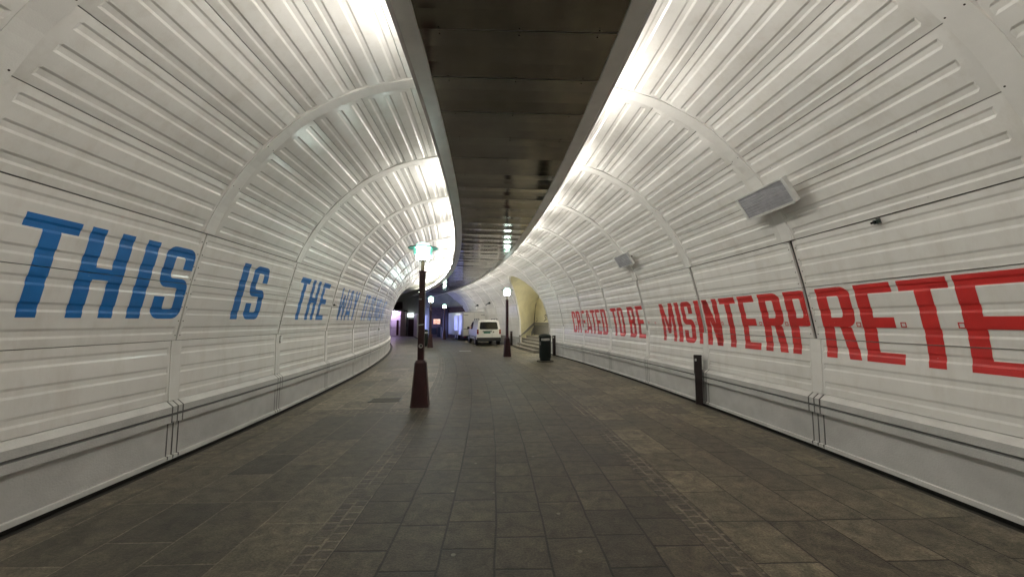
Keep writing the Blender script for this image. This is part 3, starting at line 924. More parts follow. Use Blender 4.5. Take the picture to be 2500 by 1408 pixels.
def arch_top(s):
    best = 0
    for (a, za), (b, zb) in zip(ARCH[:-1], ARCH[1:]):
        if a <= s <= b and b > a: best = max(best, za + (zb-za)*(s-a)/(b-a))
    return best
for i in range(36):
    a, b = 19.951 + 5.498*i/36, 19.951 + 5.498*(i+1)/36
    mb.face([backpt(a,0), backpt(b,0), backpt(b,arch_top(b)), backpt(a,arch_top(a))])
obj('back_wall', mb, M['yellow'], SP)
# bright trim round the opening
mb = MB()
for (s0,z0),(s1,z1) in zip(outline[:-1], outline[1:]):
    for (oa, ob) in ((-.02, .06),):
        a0, a1 = pos(s0, shell_u(z0)-.03, z0), pos(s1, shell_u(z1)-.03, z1)
        b0, b1 = pos(s0, shell_u(z0)+.07, z0), pos(s1, shell_u(z1)+.07, z1)
        mb.face([a0, a1, b1, b0])
        cs, cz = 22.7, 1.5
        def outw(s, z, e):
            d = math.hypot(s-cs, z-cz); return s + (s-cs)/d*e, z + (z-cz)/d*e
        (sa, za), (sb, zb) = outw(s0,z0,.06), outw(s1,z1,.06)
        mb.face([a0, a1, pos(sb, shell_u(zb)-.03, max(0,zb)), pos(sa, shell_u(za)-.03, max(0,za))])
obj('opening_trim', mb, M['cover'], SP)
# stone dado on the back wall and rising along the far side
mb = MB()
def backface(s, z, d): return pos(s, UB - d, z)
for (z0,z1,d) in ((.72,1.42,.02),(1.44,1.50,.05),(1.52,1.62,.06)):
    P = [(19.0,z0),(26.55,z0),(26.55,z1),(19.0,z1)]
    n = 10
    for i in range(n):
        sa, sb = 19.0 + 8.28*i/n, 19.0 + 8.28*(i+1)/n
        mb.loft([[tuple(backface(sa,z0,-.05)),tuple(backface(sa,z0,d)),tuple(backface(sa,z1,d)),tuple(backface(sa,z1,-.05))],
                 [tuple(backface(sb,z0,-.05)),tuple(backface(sb,z0,d)),tuple(backface(sb,z1,d)),tuple(backface(sb,z1,-.05))]])
A = Vector(pos(25.45, 4.20, 0)); B = Vector(pos(27.27, UB-.04, 0))
dirv = (B - A); nrm = Vector((dirv.y, -dirv.x, 0)).normalized()
if nrm.dot(pos(22,5,0) - A) < 0: nrm = -nrm
def sl(f, z, d): p = A + dirv*f + nrm*d; return (p.x, p.y, z)
for (o0,o1,d) in ((-.75,-.16,.03),(-.14,-.08,.06),(-.06,.04,.08)):
    n = 6
    for i in range(n):
        f, g = i/n, (i+1)/n
        def zt(f): return .72 + .86*f
        mb.loft([[sl(f, max(0,zt(f)+o0), -.05), sl(f, max(0,zt(f)+o0), d), sl(f, zt(f)+o1, d), sl(f, zt(f)+o1, -.05)],
                 [sl(g, max(0,zt(g)+o0), -.05), sl(g, max(0,zt(g)+o0), d), sl(g, zt(g)+o1, d), sl(g, zt(g)+o1, -.05)]])
obj('stone_dado', mb, M['granite'], SP)
# graffiti scribbles on the back wall
mb = MB()
def scrib(pts, s0, z0, sc, r=.02):
    q = [backface(s0 - x*sc, z0 + y*sc*.75, .012) for x, y in pts]
    for a, b in zip(q[:-1], q[1:]):
        d = (b - a).normalized(); n = d.cross(pos(22,1,0) - pos(22,0,0)).normalized() * r
        off = (pos(22,0,0) - pos(22,1,0)) * .001
        mb.face([a+n+off, b+n+off, b-n+off, a-n+off])
scrib([(0,0),(.5,.28),(.95,.35),(.35,.95),(.45,1.15),(.95,1.1),(1.15,.72),(1.5,1.45),(1.75,.25),(1.95,1.2),(2.15,.1),(2.35,1.1)], 25.4, 1.68, .52, .034)
obj('graffiti', mb, M['ink'], SP)
mb = MB()
scrib([(0,0),(.2,-.06),(.45,.2)], 26.8, 1.72, .55, .022); scrib([(.05,.35),(.08,.6)], 26.8, 1.72, .55, .022); scrib([(.35,.35),(.38,.6)], 26.8, 1.72, .55, .022)
obj('graffiti', mb, M['ink'], SP)
PL = thing('added_passage_lamp', 'unseen lamp added to brighten the yellow side passage', 'lamp', tuple(pos(22.2,4.95,3.9)), world=True)  # added light, out of camera view, to brighten the yellow walls
mb = MB(); c = pos(22.2,4.95,3.95); mb.lathe([(.02,c.z-.12),(.12,c.z-.10),(.15,c.z-.02)], 20, cx=c.x, cy=c.y); obj('lens', mb, M['passage_glow'], PL, smooth=True)
mb = MB(); mb.lathe([(.16,c.z-.02),(.16,c.z+.03),(.05,c.z+.06)], 20, cx=c.x, cy=c.y); obj('added_lamp_body', mb, M['white'], PL, smooth=True)
ST = thing('stone_steps', 'worn stone steps rising into the arched side passage behind the green bin', 'steps', tuple(pos(22.7,4,0)), world=True)
for i in range(5):
    u0 = 3.42 + i*.30; z1 = .15*(i+1)
    s0 = 20.02 ; s1 = 25.35 - (0.02*i)
    mb = MB(); n = 10
    for j in range(n):
        a, b = s0 + (s1-s0)*j/n, s0 + (s1-s0)*(j+1)/n
        ua = u0 + .35*max(0,(2*(j/n)-1.2)) ; ub = u0 + .35*max(0,(2*((j+1)/n)-1.2))
        if i > 2: ua = ub = u0
        ue = 6.0 if i == 4 else u0 + .36
        za = .15*i - (.004 if i else .05)
        L1 = [pos(a,ua,za), pos(a,ua,z1-.035), pos(a,ua-.018,z1-.03), pos(a,ua-.018,z1), pos(a,max(ue,ua+.05),z1), pos(a,max(ue,ua+.05),za)]
        L2 = [pos(b,ub,za), pos(b,ub,z1-.035), pos(b,ub-.018,z1-.03), pos(b,ub-.018,z1), pos(b,max(ue,ub+.05),z1), pos(b,max(ue,ub+.05),za)]
        mb.loft([L1, L2])
    obj('step', mb, M['stepstone'], ST)

# ------------------------------------------------------------------ street lamps
def make_lamp():
    t = thing('street_lamp', 'nearest maroon lamp post with lit glass head, on the paving left of the lane', 'street lamp', (0,0,0), 0, 'maroon lamp posts along the tunnel')
    mb = MB(); mb.frustum(0,0,.365,.365,0,.355,.355,.03,.10); mb.frustum(0,0,.35,.35,.03,.225,.225,.86,.10); mb.frustum(0,0,.225,.225,.86,.17,.17,.915,.10)
    obj('base', mb, M['maroon'], t)
    mb = MB(); mb.frustum(0,0,.128,.128,.90,.116,.116,2.73,.06); mb.frustum(0,0,.135,.135,2.70,.13,.13,2.74,.06)
    sh = obj('shaft', mb, M['maroon'], t)
    mb = MB(); mb.lathe([(.038,2.735),(.036,2.95),(.09,2.955),(.095,2.97)], 16)
    obj('neck', mb, M['brass'], t, smooth=True)
    mb = MB(); mb.lathe([(.11,2.965),(.132,2.975),(.138,3.05),(.15,3.14),(.155,3.20),(.11,3.205)], 28)
    obj('glass_cup', mb, M['head'], t, smooth=True)
    mb = MB()
    for k in range(6):
        z = 3.085 + k*.021
        r0 = .175 + k*.0035
        mb.lathe([(r0,z),(r0+.012,z+.004),(r0+.012,z+.010),(r0,z+.008)], 28)
    obj('louvre_rings', mb, M['ringglass'], t, smooth=True)
    for a in range(4):
        mb = MB()
        x, y = .165*math.cos(a*math.pi/2+.78), .165*math.sin(a*math.pi/2+.78)
        mb.tube([(x*1.1,y*1.1,3.08),(x*1.15,y*1.15,3.215)], .006, 6)
        obj('louvre_rod', mb, M['rim'], t)
    mb = MB(); mb.lathe([(.10,3.213),(.30,3.216),(.302,3.226),(.10,3.230)], 36)
    mb.cur = 1; mb.lathe([(.300,3.212),(.309,3.214),(.309,3.229),(.300,3.231)], 36, cap=False)
    obj('disc', mb, [M['disc'], M['rim']], t, smooth=True)
    mb = MB(); mb.lathe([(.155,3.231),(.150,3.27),(.125,3.31),(.07,3.335),(.015,3.342)], 28)
    obj('cap_dome', mb, M['head_cap'], t, smooth=True)
    return t
M['head_cap'] = mat("lit_cap_glass", (.5,.75,.66), .3, emit=(.45,.95,.75), estr=2.2)
lamp = make_lamp()
lamp.location = (-1.86, 7.94, 0); lamp.rotation_euler = (0,0,R(5))
# stickers and tape on the nearest post
st = MB()
st.box(-.0635,-.0,-.0652,-.0642,2.14,2.165); obj('tape', st, M['sticker'], lamp); st = MB(); st.box(-.055,.055,-.0660,-.0650,-.010,.010, Matrix.Translation((0,.001,1.63)) @ Matrix.Rotation(R(-8),4,'Y'))
obj('tape', st, M['sticker'], lamp)
st = MB(); st.lathe([(.0,0),(.045,0),(.045,.002)], 20, mtx=Matrix.Translation((0,-.0632,1.20)) @ Matrix.Rotation(R(90),4,'X'))
st.cur = 1; st.lathe([(.0,0),(.022,0),(.022,.003)], 16, mtx=Matrix.Translation((.006,-.0635,1.205)) @ Matrix.Rotation(R(90),4,'X'))
obj('round_sticker', st, [M['sticker'], M['rim']], lamp)
LG = 'maroon lamp posts along the tunnel'
l2 = dup(lamp, (-.24, 18.82, 0), R(13), 'maroon lamp post with lit head, just right of the white van', LG)
l3 = dup(lamp, (-5.33, 25.24, 0), R(17), 'maroon lamp post with lit head, beside a dark green bin left of the lane', LG)
l4 = dup(lamp, (-6.45, 36.65, 0), R(25), 'farthest maroon lamp post, in front of the brick end wall and left of the trailer', LG)
for l in (l2, l3, l4):
    for c in list(l.children):
        if 'sticker' in c.name or 'tape' in c.name: bpy.data.objects.remove(c)

# ------------------------------------------------------------------ bollards
def make_bollard():
    t = thing('bollard', 'nearest dark maroon square bollard, with a small sticker, against the right plinth', 'bollard', (0,0,0), 0, 'maroon bollards along the walls')
    mb = MB(); mb.box(-.068,.068,-.068,.068,0,.97); obj('post', mb, M['post_paint'], t, bevel=.008)
    mb = MB(); mb.box(-.073,.073,-.073,.073,.972,1.0); obj('cap', mb, M['post_paint'], t, bevel=.006)
    mb = MB(); mb.box(-.080,-.069,-.04,.04,.62,.99); obj('side_plate', mb, M['post_paint'], t)
    mb = MB(); mb.box(-.060,-.030,-.0705,-.0685,.88,.93); obj('sticker', mb, M['white'], t)
    return t
bol = make_bollard(); bol.location = (3.88, 8.12, 0); bol.rotation_euler = (0,0,R(-22))
BG = 'maroon bollards along the walls'
dup(bol, (2.10, 19.35, 0), R(13), 'maroon bollard at the near edge of the side passage, behind the green bin', BG)
dup(bol, (-.05, 27.5, 0), R(18), 'maroon bollard on the far side of the side passage, right of the white van', BG)
dup(bol, (-14.2, 43.6, 0), R(25), 'maroon bollard far off, half hidden by the end of the left wall', BG)

# ------------------------------------------------------------------ litter bins
def make_bin():
    t = thing('litter_bin', 'dark green litter bin with domed lid and white label, before the side passage', 'bin', (0,0,0), 0, 'dark green litter bins')
    mb = MB(); mb.lathe([(.36,0),(.36,.035),(.35,.05),(.05,.05)], 28); obj('base_plate', mb, M['hatch'], t, smooth=True)
    mb = MB(); mb.lathe([(.225,.05),(.225,.14),(.252,.16),(.256,1.02),(.25,1.03)], 32); obj('body', mb, M['bin'], t, smooth=True)
    mb = MB(); mb.lathe([(.275,1.02),(.280,1.06),(.25,1.10),(.16,1.15),(.05,1.17),(.01,1.172)], 32); obj('lid', mb, M['bin'], t, smooth=True)
    mb = MB()
    def arc(r, a0, a1, z0, z1, n=8):
        for i in range(n):
            a, b = a0 + (a1-a0)*i/n, a0 + (a1-a0)*(i+1)/n
            mb.face([(r*math.cos(a),r*math.sin(a),z0),(r*math.cos(b),r*math.sin(b),z0),(r*math.cos(b),r*math.sin(b),z1),(r*math.cos(a),r*math.sin(a),z1)])
    arc(.2585, R(-133), R(-48), .895, .985); mb.cur = 1; arc(.2592, R(-125), R(-56), .93, .945)
    obj('label_plate', mb, [M['white'], M['slot']], t)
    mb = MB(); arc(.2583, R(-160), R(-138), .70, .84); obj('notice', mb, M['slot'], t)
    return t
bn = make_bin(); bn.location = (1.41, 16.53, 0)
dup(bn, (-5.92, 26.1, 0), R(60), 'dark green litter bin standing tight beside a lamp post, label turned away', 'dark green litter bins')

# ------------------------------------------------------------------ wall heaters on the right shell
def make_heater():
    t = thing('wall_heater', 'large grey slatted heater panel in a white frame, high on the right wall', 'heater', (0,0,0), 0, 'slatted heaters on the right wall')
    # local: x along wall, z up the face, -y out of the wall
    mb = MB()
    mb.box(-.46,.46,-.02,.012,-.165,.165); obj('casing', mb, M['white'], t, bevel=.006)
    mb = MB()
    for i in range(8):
        z = -.155 + i*.0388 + (.004 if i > 3 else 0)
        mb.box(-.42,.42,-.032,-.021,z,z+.0365)
    obj('fins', mb, M['heater_face'], t)
    mb = MB(); mb.box(-.475,-.425,-.040,.018,-.18,.18); obj('end_cap', mb, M['white'], t, bevel=.008)
    mb = MB(); mb.box(.425,.475,-.040,.018,-.18,.18); obj('end_cap', mb, M['white'], t, bevel=.008)
    mb = MB(); mb.box(-.425,.425,-.040,-.020,-.190,-.160); mb.box(-.424,.424,-.040,-.020,.160,.182); obj('rail', mb, M['white'], t)
    for x in (-.25,.25):
        mb = MB(); mb.box(x-.02,x+.02,.013,.15,-.02,.02); obj('bracket', mb, M['slot'], t)
    return t
def place_heater(o, s, z, d):
    t_ = t_of_z(z); u, zz_ = prof(t_); nu, nz = prof_n(t_)
    x, y, ph = frame(s)
    n = Vector((math.cos(ph)*nu, math.sin(ph)*nu, nz))      # outward
    xa = Vector((math.sin(ph), -math.cos(ph), 0))           # along the wall, towards the camera
    za = xa.cross(n)
    m = Matrix((xa, n, za)).transposed().to_4x4()
    m.translation = surf(1, s, t_, -d)
    o.matrix_world = m
ht = make_heater(); place_heater(ht, 5.02, 3.46, .15)
h2 = dup(ht, (0,0,0), 0, 'smaller-looking second slatted heater, farther along the right wall above the words TO BE', 'slatted heaters on the right wall')
place_heater(h2, 10.1, 3.45, .15)
# sensors and clamps on the walls
def gadget(name, side, s, z, label, cat, sz=(.05,.05,.04), m='rim'):
    t = thing(name, label, cat, (0,0,0))
    mb = MB(); mb.box(-sz[0],sz[0],-sz[1]*2,0,-sz[2],sz[2]); obj('housing', mb, M[m], t, bevel=.006)
    mb = MB(); mb.box(-sz[0]*.7,sz[0]*.7,0.002,.02,-sz[2]*1.4,sz[2]*1.4); obj('mount', mb, M['slot'], t)
    if m != 'white': mb = MB(); mb.lathe([(sz[2]*.5,0),(sz[2]*.55,sz[0]*1.6)], 10, mtx=Matrix.Translation((0,-sz[1]*2.0,0)) @ Matrix.Rotation(R(90),4,'X')); obj('lens', mb, M['glass'], t)
    t_ = t_of_z(z); nu, nz = prof_n(t_); x, y, ph = frame(s)
    n = Vector((side*math.cos(ph)*nu, side*math.sin(ph)*nu, nz)); xa = Vector((math.sin(ph), -math.cos(ph), 0))*side; za = xa.cross(n)
    mm = Matrix((xa, n, za)).transposed().to_4x4(); mm.translation = surf(side, s, t_, -.018); t.matrix_world = mm
gadget('sensor_box', 1, 3.95, 2.79, 'small dark box on the right wall above the red letter R E T', 'sensor', (.028,.018,.024))
gadget('security_camera', 1, 31.5, 3.25, 'small dark camera on the far right wall above the van', 'camera', (.16,.07,.06))
gadget('security_camera', 1, 35.0, 3.20, 'small dark camera on the far right wall above the trailer', 'camera', (.12,.06,.06))
gadget('junction_box', -1, 7.78, 1.36, 'small white junction box on the left wall between the words IS and THE', 'junction box', (.045,.012,.05), 'white')
gadget('junction_box', -1, 17.9, 1.36, 'small white junction box low on the left wall near its far bend', 'junction box', (.10,.02,.04), 'white')
gadget('hook', -1, 10.35, 2.12, 'tiny dark ring fitting on the left wall just before the word WAY', 'fitting', (.018,.008,.018))

# ------------------------------------------------------------------ van
def make_van():
    t = thing('white_van', 'small white delivery van parked beside the trailer, seen from behind', 'van')
    # x right, y forward, rear face at y=0
    side_o = [(.02,.42),(0,.60),(.0,1.0),(.06,1.35),(.14,1.66),(.26,1.77),(.6,1.80),(1.6,1.81),(2.35,1.78),(2.75,1.68),(3.45,1.17),(3.9,1.06),(4.28,.92),(4.38,.70),(4.38,.42)]
    def hw(z, y):
        w = .885 if z < 1.02 else .885 - (z - 1.02)/.8*.17
        if z > 1.7: w -= .04
        if y > 3.7: w -= (y - 3.7)**2 * .22
        if y < .1: w -= .02
        return w
    mb = MB()
    loops = []
    # build as skin: roof/back/front strip over the width, and side walls
    nx = 6
    for (y, z) in side_o:
        w = hw(z, y)
        loops.append([(w*(-1+2*i/nx), y + (.03*(abs(-1+2*i/nx)**3)*(1 if y < .5 else -1)), z + (.02*(1-abs(-1+2*i/nx)**2) if z > 1.6 else 0)) for i in range(nx+1)])
    mb.loft(loops, cap=False, closed=False)
    for sgn in (-1, 1):
        base = [(sgn*hw(.42, y), y + (.03*(1 if y < .5 else -1)), .42) for y, z in side_o]
        mid = [(sgn*(hw(min(z,.98), y)+.0), y + (.03*(1 if y < .5 else -1)), min(z,.98)) for y, z in side_o]
        top = [(sgn*hw(z, y), y + (.03*(1 if y < .5 else -1)), z) for y, z in side_o]
        mb.loft([base, mid, top], cap=False, closed=False)
    mb.face([(-.86,.05,.42),(.86,.05,.42),(.80,4.3,.42),(-.80,4.3,.42)])
    obj('body', mb, M['vanpaint'], t, smooth=True)
    def panel(name, pts, m, th=.006, nrm=None, lab=None):
        q = [Vector(p) for p in pts]
        n = (q[1]-q[0]).cross(q[2]-q[0]).normalized() if nrm is None else Vector(nrm)
        mb = MB(); mb.loft([[tuple(p - n*th*3) for p in q], [tuple(p + n*th) for p in q]])
        return obj(name, mb, m, t, label=lab)
    panel('rear_window', [(-.60,.012,1.13),(.60,.012,1.13),(.665,.022,1.19),(.60,.115,1.61),(.54,.125,1.65),(-.54,.125,1.65),(-.60,.115,1.61),(-.665,.022,1.19)], M['glass'], nrm=(0,-1,.2))
    for sg in (-1, 1):
        o = panel('tail_light', [(sg*.735,-.01,.80),(sg*.87,.015,.80),(sg*.86,.035,1.13),(sg*.745,.01,1.13)], M['redlens'], th=.012, nrm=(0,-1,0))
        mb = MB(); mb.box(min(sg*.75,sg*.855), max(sg*.75,sg*.855), -.027, -.010, 1.0, 1.06); obj('indicator', mb, M['orangelens'], o)
        # side glass, front and door
        mb = MB()
        def sp(y, z): return Vector((sg*(hw(z,y)+.006), y, z))
        q = [sp(2.05,1.12), sp(3.30,1.13), sp(2.75,1.60), sp(2.10,1.66)]
        mb.loft([[tuple(p - Vector((sg*.02,0,0))) for p in q],[tuple(p) for p in q]])
        obj('side_window', mb, M['glass'], t)
        mb = MB(); mb.box(min(sg*.91,sg*1.09), max(sg*.91,sg*1.09), 3.02, 3.12, 1.10, 1.28); obj('mirror', mb, M['blackplastic'], t, bevel=.02)
        mb = MB(); mb.tube([(sg*.66,.30,1.86),(sg*.66,.36,1.885),(sg*.66,2.3,1.875),(sg*.66,2.38,1.84)], .022, 8)
        for y in (.36, 1.3, 2.3): mb.box(sg*.66-.02, sg*.66+.02, y-.04, y+.04, 1.77, 1.875)
        obj('roof_rail', mb, M['blackplastic'], t, smooth=True)
        mb = MB(); mb.box(min(sg*.880,sg*.895), max(sg*.880,sg*.895), 1.05, 3.1, .58, .64); obj('side_moulding', mb, M['blackplastic'], t)
    for y in (.62, 3.42):
        for sg in (-1, 1):
            X = sg*.80
            mb = MB(); mb.lathe([(.20,-.10),(.315,-.095),(.325,-.05),(.325,.05),(.315,.095),(.20,.10)], 28, mtx=Matrix.Translation((X,y,.325)) @ Matrix.Rotation(R(90),4,'Y'))
            w = obj('wheel', mb, M['rubber'], t, smooth=True)
            mb = MB(); mb.lathe([(.02,.07*sg),(.19,.085*sg),(.20,.103*sg),(.19,.108*sg)] if sg > 0 else [(.19,-.108),(.20,-.103),(.19,-.085),(.02,-.07)], 20, mtx=Matrix.Translation((X,y,.325)) @ Matrix.Rotation(R(90),4,'Y'))
            obj('rim', mb, M['hub'], w, smooth=True)
            mb = MB(); n = 14
            for i in range(n):
                a, b = math.pi*i/n, math.pi*(i+1)/n
                xo = sg*.888
                mb.face([(xo,y+.36*math.cos(a),.325+.36*math.sin(a)),(xo,y+.36*math.cos(b),.325+.36*math.sin(b)),(xo,y+.33*math.cos(b),.325+.33*math.sin(b)),(xo,y+.33*math.cos(a),.325+.33*math.sin(a))])
                mb.face([(xo,y,.325),(xo,y+.33*math.cos(a),.325+.33*math.sin(a)),(xo,y+.33*math.cos(b),.325+.33*math.sin(b))])
            obj('wheel_arch', mb, M['blackplastic'], t)
    mb = MB(); mb.box(-.86,.86,-.06,.10,.30,.56); obj('rear_bumper', mb, M['blackplastic'], t, bevel=.03)
    mb = MB(); mb.box(-.84,.84,4.25,4.44,.28,.58); obj('front_bumper', mb, M['blackplastic'], t, bevel=.03)
    mb = MB(); mb.box(-.38,.10,-.022,-.004,.85,.95); mb.cur = 1; mb.box(-.45,.20,-.018,.02,.955,1.02)
    obj('number_plate', mb, [M['plate'], M['blackplastic']], t)
    mb = MB(); mb.lathe([(.0,0),(.05,0),(.05,.012),(.04,.016)], 18, mtx=Matrix.Translation((.33,-.006,.94)) @ Matrix.Rotation(R(90),4,'X')); obj('round_badge', mb, M['slot'], t)
    mb = MB(); mb.box(.22,.228,-.010,.03,.56,1.14); mb.box(.22,.228,.02,.10,1.14,1.20); obj('door_seam', mb, M['blackplastic'], t)
    mb = MB(); mb.box(-.10,.10,.155,.20,1.665,1.70); obj('brake_light', mb, M['redlens'], t)
    mb = MB(); mb.tube([(.05,.045,1.13),(.25,.075,1.19),(.42,.095,1.28)], .010, 6); obj('rear_wiper', mb, M['blackplastic'], t)
    mb = MB(); mb.face([(-.72,3.40,1.21),(.72,3.40,1.21),(.60,2.82,1.645),(-.60,2.82,1.645)]); mb.v = [(x, y+.02, z+.02) for x,y,z in mb.v]; obj('windscreen', mb, M['glass'], t)
    for sg in (-1, 1):
        mb = MB(); mb.box(min(sg*.45,sg*.78), max(sg*.45,sg*.78), 4.20, 4.36, .74, .90); obj('headlight', mb, M['glass'], t)
    return t
van = make_van(); van.location = (-1.63, 27.35, 0); van.rotation_euler = (0,0,R(15))

# ------------------------------------------------------------------ box trailer
def make_trailer():
    t = thing('box_trailer', 'tall white box trailer on twin axles, parked ahead of the white van', 'trailer')
    W2, Lg, z0, z1 = 1.06, 5.3, .44, 2.52
    mb = MB(); mb.box(-W2,W2,0,Lg,z0,z1); obj('box_body', mb, M['trailer'], t, bevel=.012)
    mb = MB()
    for x in (-W2-.008, W2-.035):
        for (ya, yb) in ((-.012,.035),(Lg-.035,Lg+.012)):
            mb = MB(); mb.box(x,x+.043,ya,yb,z0-.02,z1+.012); obj('corner_post', mb, M['alu'], t)
    for (za, zb) in ((z1-.05,z1+.012),(z0-.02,z0+.04)):
        mb = MB(); mb.box(-W2+.036,W2-.036,-.012,.03,za,zb); obj('edge_trim', mb, M['alu'], t)
    for sg in (-1, 1):
        mb = MB(); a, b = (.01, W2-.05) if sg > 0 else (-W2+.05, -.01)
        mb.box(a,b,-.010,.004,z0+.05,z1-.06); d = obj('rear_door', mb, M['trailer'], t)
        for z in (z0+.56, z1-.30):
            mb = MB(); x0, x1 = (b-.42, b) if sg > 0 else (a, a+.42); mb.box(x0,x1,-.026,-.011,z,z+.045); obj('hinge', mb, M['slot'], d)
    mb = MB(); mb.tube([(-.05,-.03,z0+.1),(-.05,-.03,z1-.1)], .012, 6); obj('lock_rod', mb, M['alu'], t)
    mb = MB(); mb.box(-W2+.1,W2-.1,-.02,.12,.28,.38); mb.box(-.75,.75,.3,Lg-.2,.34,.43); obj('chassis', mb, M['blackplastic'], t)
    for sg in (-1, 1):
        for y in (1.95, 2.62):
            mb = MB(); mb.lathe([(.17,-.09),(.29,-.085),(.30,-.05),(.30,.05),(.29,.085),(.17,.09)], 24, mtx=Matrix.Translation((sg*.95,y,.30)) @ Matrix.Rotation(R(90),4,'Y'))
            w = obj('wheel', mb, M['rubber'], t, smooth=True)
            mb = MB(); mb.lathe([(.02,-.095),(.17,-.095),(.17,.095),(.02,.095)], 18, mtx=Matrix.Translation((sg*.95,y,.30)) @ Matrix.Rotation(R(90),4,'Y')); obj('rim', mb, M['hub'], w)
        mb = MB(); mb.box(min(sg*.78,sg*.98), max(sg*.78,sg*.98), -.05,-.02,.29,.37); obj('tail_light', mb, M['redlens'], t)
    mb = MB(); mb.tube([(-.5,Lg-.3,.38),(0,Lg+1.2,.42)], .04, 8); mb.tube([(.5,Lg-.3,.38),(0,Lg+1.2,.42)], .04, 8); mb.tube([(0,Lg+.9,.42),(0,Lg+.9,.05)], .03, 8)
    obj('drawbar', mb, M['blackplastic'], t)
    return t
tr = make_trailer(); tr.location = (-3.33, 34.3, 0); tr.rotation_euler = (0,0,R(23))

# ------------------------------------------------------------------ building front closing the view
FA, FB = Vector((-17.5, 47.35, 0)), Vector((-3.6, 39.35, 0))
fx = (FB - FA).normalized(); fn = Vector((fx.y, -fx.x, 0))       # towards the camera
if fn.y > 0: fn = -fn
def fpos(px, py, depth=0.):
    """point of the front seen at this pixel of the photograph"""
    f = 938.; th = math.atan(80/f)
    x = (px-1250)/f; zc = -(py-704)/f
    d = Vector((x, math.cos(th) - zc*math.sin(th), math.sin(th) + zc*math.cos(th)))
    o = Vector((0,0,1.7)); t_ = (FA - o).dot(fn)/d.dot(fn)
    p = o + d*t_
    return (p - FA).dot(fx), p.z
EW = thing('end_building', 'dark building front closing the far end of the tunnel, with doors and screens', 'building', tuple(FA), world=True)
def fbox(mb, x0, x1, z0, z1, d0, d1):
    P = [FA + fx*a + fn*b + Vector((0,0,c)) for a, b, c in ((x0,d1,z0),(x1,d1,z0),(x1,d0,z0),(x0,d0,z0),(x0,d1,z1),(x1,d1,z1),(x1,d0,z1),(x0,d0,z1))]
    b = len(mb.v); mb.v += [tuple(q) for q in P]
    for q in ((0,3,2,1),(4,5,6,7),(0,1,5,4),(1,2,6,5),(2,3,7,6),(3,0,4,7)): mb.f.append([b+k for k in q]); mb.m.append(mb.cur)
def fx_of(px): return fpos(px, 784)[0]
xa, xb, xc, xd, xe, xf = (fx_of(v) for v in (979.5, 994, 1013, 1048, 1096, 1140))
def fz(px, py): return fpos(px, py)[1]
zl = fz(965, 760)
M['pale_wall'] = mat("pale_tiles", (.80,.76,.80), .45, var=.12, vscale=2, bump=.2, bscale=8)
mb = MB(); fbox(mb, 0, xa, 0, zl, -.3, 0); obj('pale_shop_wall', mb, M['pale_wall'], EW)
mb = MB()
for zz_ in (.95,1.7,2.3): fbox(mb, xa-1.9, xa-.05, zz_, zz_+.02, .0, .012)
obj('wall_joints', mb, M['slot'], EW)
mb = MB(); fbox(mb, 0, 17, zl+.12, 5.3, -.35, -.05); obj('upper_wall', mb, M['concrete'], EW)
mb = MB(); fbox(mb, 0, xa+.1, zl, zl+.12, -.3, .75); obj('pale_ledge', mb, M['sash'], EW)
mb = MB(); fbox(mb, fx_of(956), fx_of(981), fz(968,755), fz(968,737), -.1, .25); obj('dark_box_sign', mb, M['blackdoor'], EW)
mb = MB(); fbox(mb, xb, xc+.05, 0, zl+.12, -.3, -.04); obj('door_bay_wall', mb, M['concrete'], EW)
mb = MB(); fbox(mb, xc+.05, xd, 0, zl+.12, -.3, -.04); obj('middle_wall', mb, M['concrete'], EW)
# doors
mb = MB(); fbox(mb, fx_of(997.5), fx_of(1011), 0, fz(1004,779), -.05, .03); dr = obj('door', mb, M['blackdoor'], EW)
mb = MB(); h = fx_of(1009.5); fbox(mb, h-.03, h+.03, 1.0, 1.12, .031, .07); obj('handle', mb, M['alu'], dr)
mb = MB()
for (a,b,c,d) in ((fx_of(997.5)-.10, fx_of(997.5)-.005, 0, fz(1004,779)+.10), (fx_of(1011)+.005, fx_of(1011)+.10, 0, fz(1004,779)+.10), (fx_of(997.5), fx_of(1011), fz(1004,779)+.005, fz(1004,779)+.10)): fbox(mb, a,b,c,d,-.04,.06)
obj('door_frame', mb, M['sash'], EW)
for (p0,p1,y0) in ((949.5,953,780),(969,973.5,781)):
    mb = MB(); fbox(mb, fx_of(p0), fx_of(p1), .08, fz(p0,y0), .005, .05); obj('narrow_door', mb, M['maroon2'] if 'maroon2' in M else M['maroon'], EW)
# folding shutter
M['shutter'] = mat("shutter_metal", (.42,.36,.33), .4, metal=.3, var=.2, vscale=6)
mb = MB(); n = 11
x0, x1 = xa+.02, fx_of(992.5)
zt_ = zl - .02
for i in range(n):
    a, b = x0 + (x1-x0)*i/n, x0 + (x1-x0)*(i+1)/n; m_ = (a+b)/2
    P = [FA+fx*a+fn*.03, FA+fx*m_+fn*.17, FA+fx*b+fn*.03]
    for q0, q1 in ((P[0],P[1]),(P[1],P[2])): mb.face([q0, q1, q1+Vector((0,0,zt_)), q0+Vector((0,0,zt_))])
obj('folding_shutter', mb, M['shutter'], EW)
# exit sign (lit)
mb = MB(); fbox(mb, fx_of(997.5), fx_of(1010), fz(1004,773.5), fz(1004,764.5), .05, .22); sg = obj('lit_sign', mb, M['exitlit'], EW)
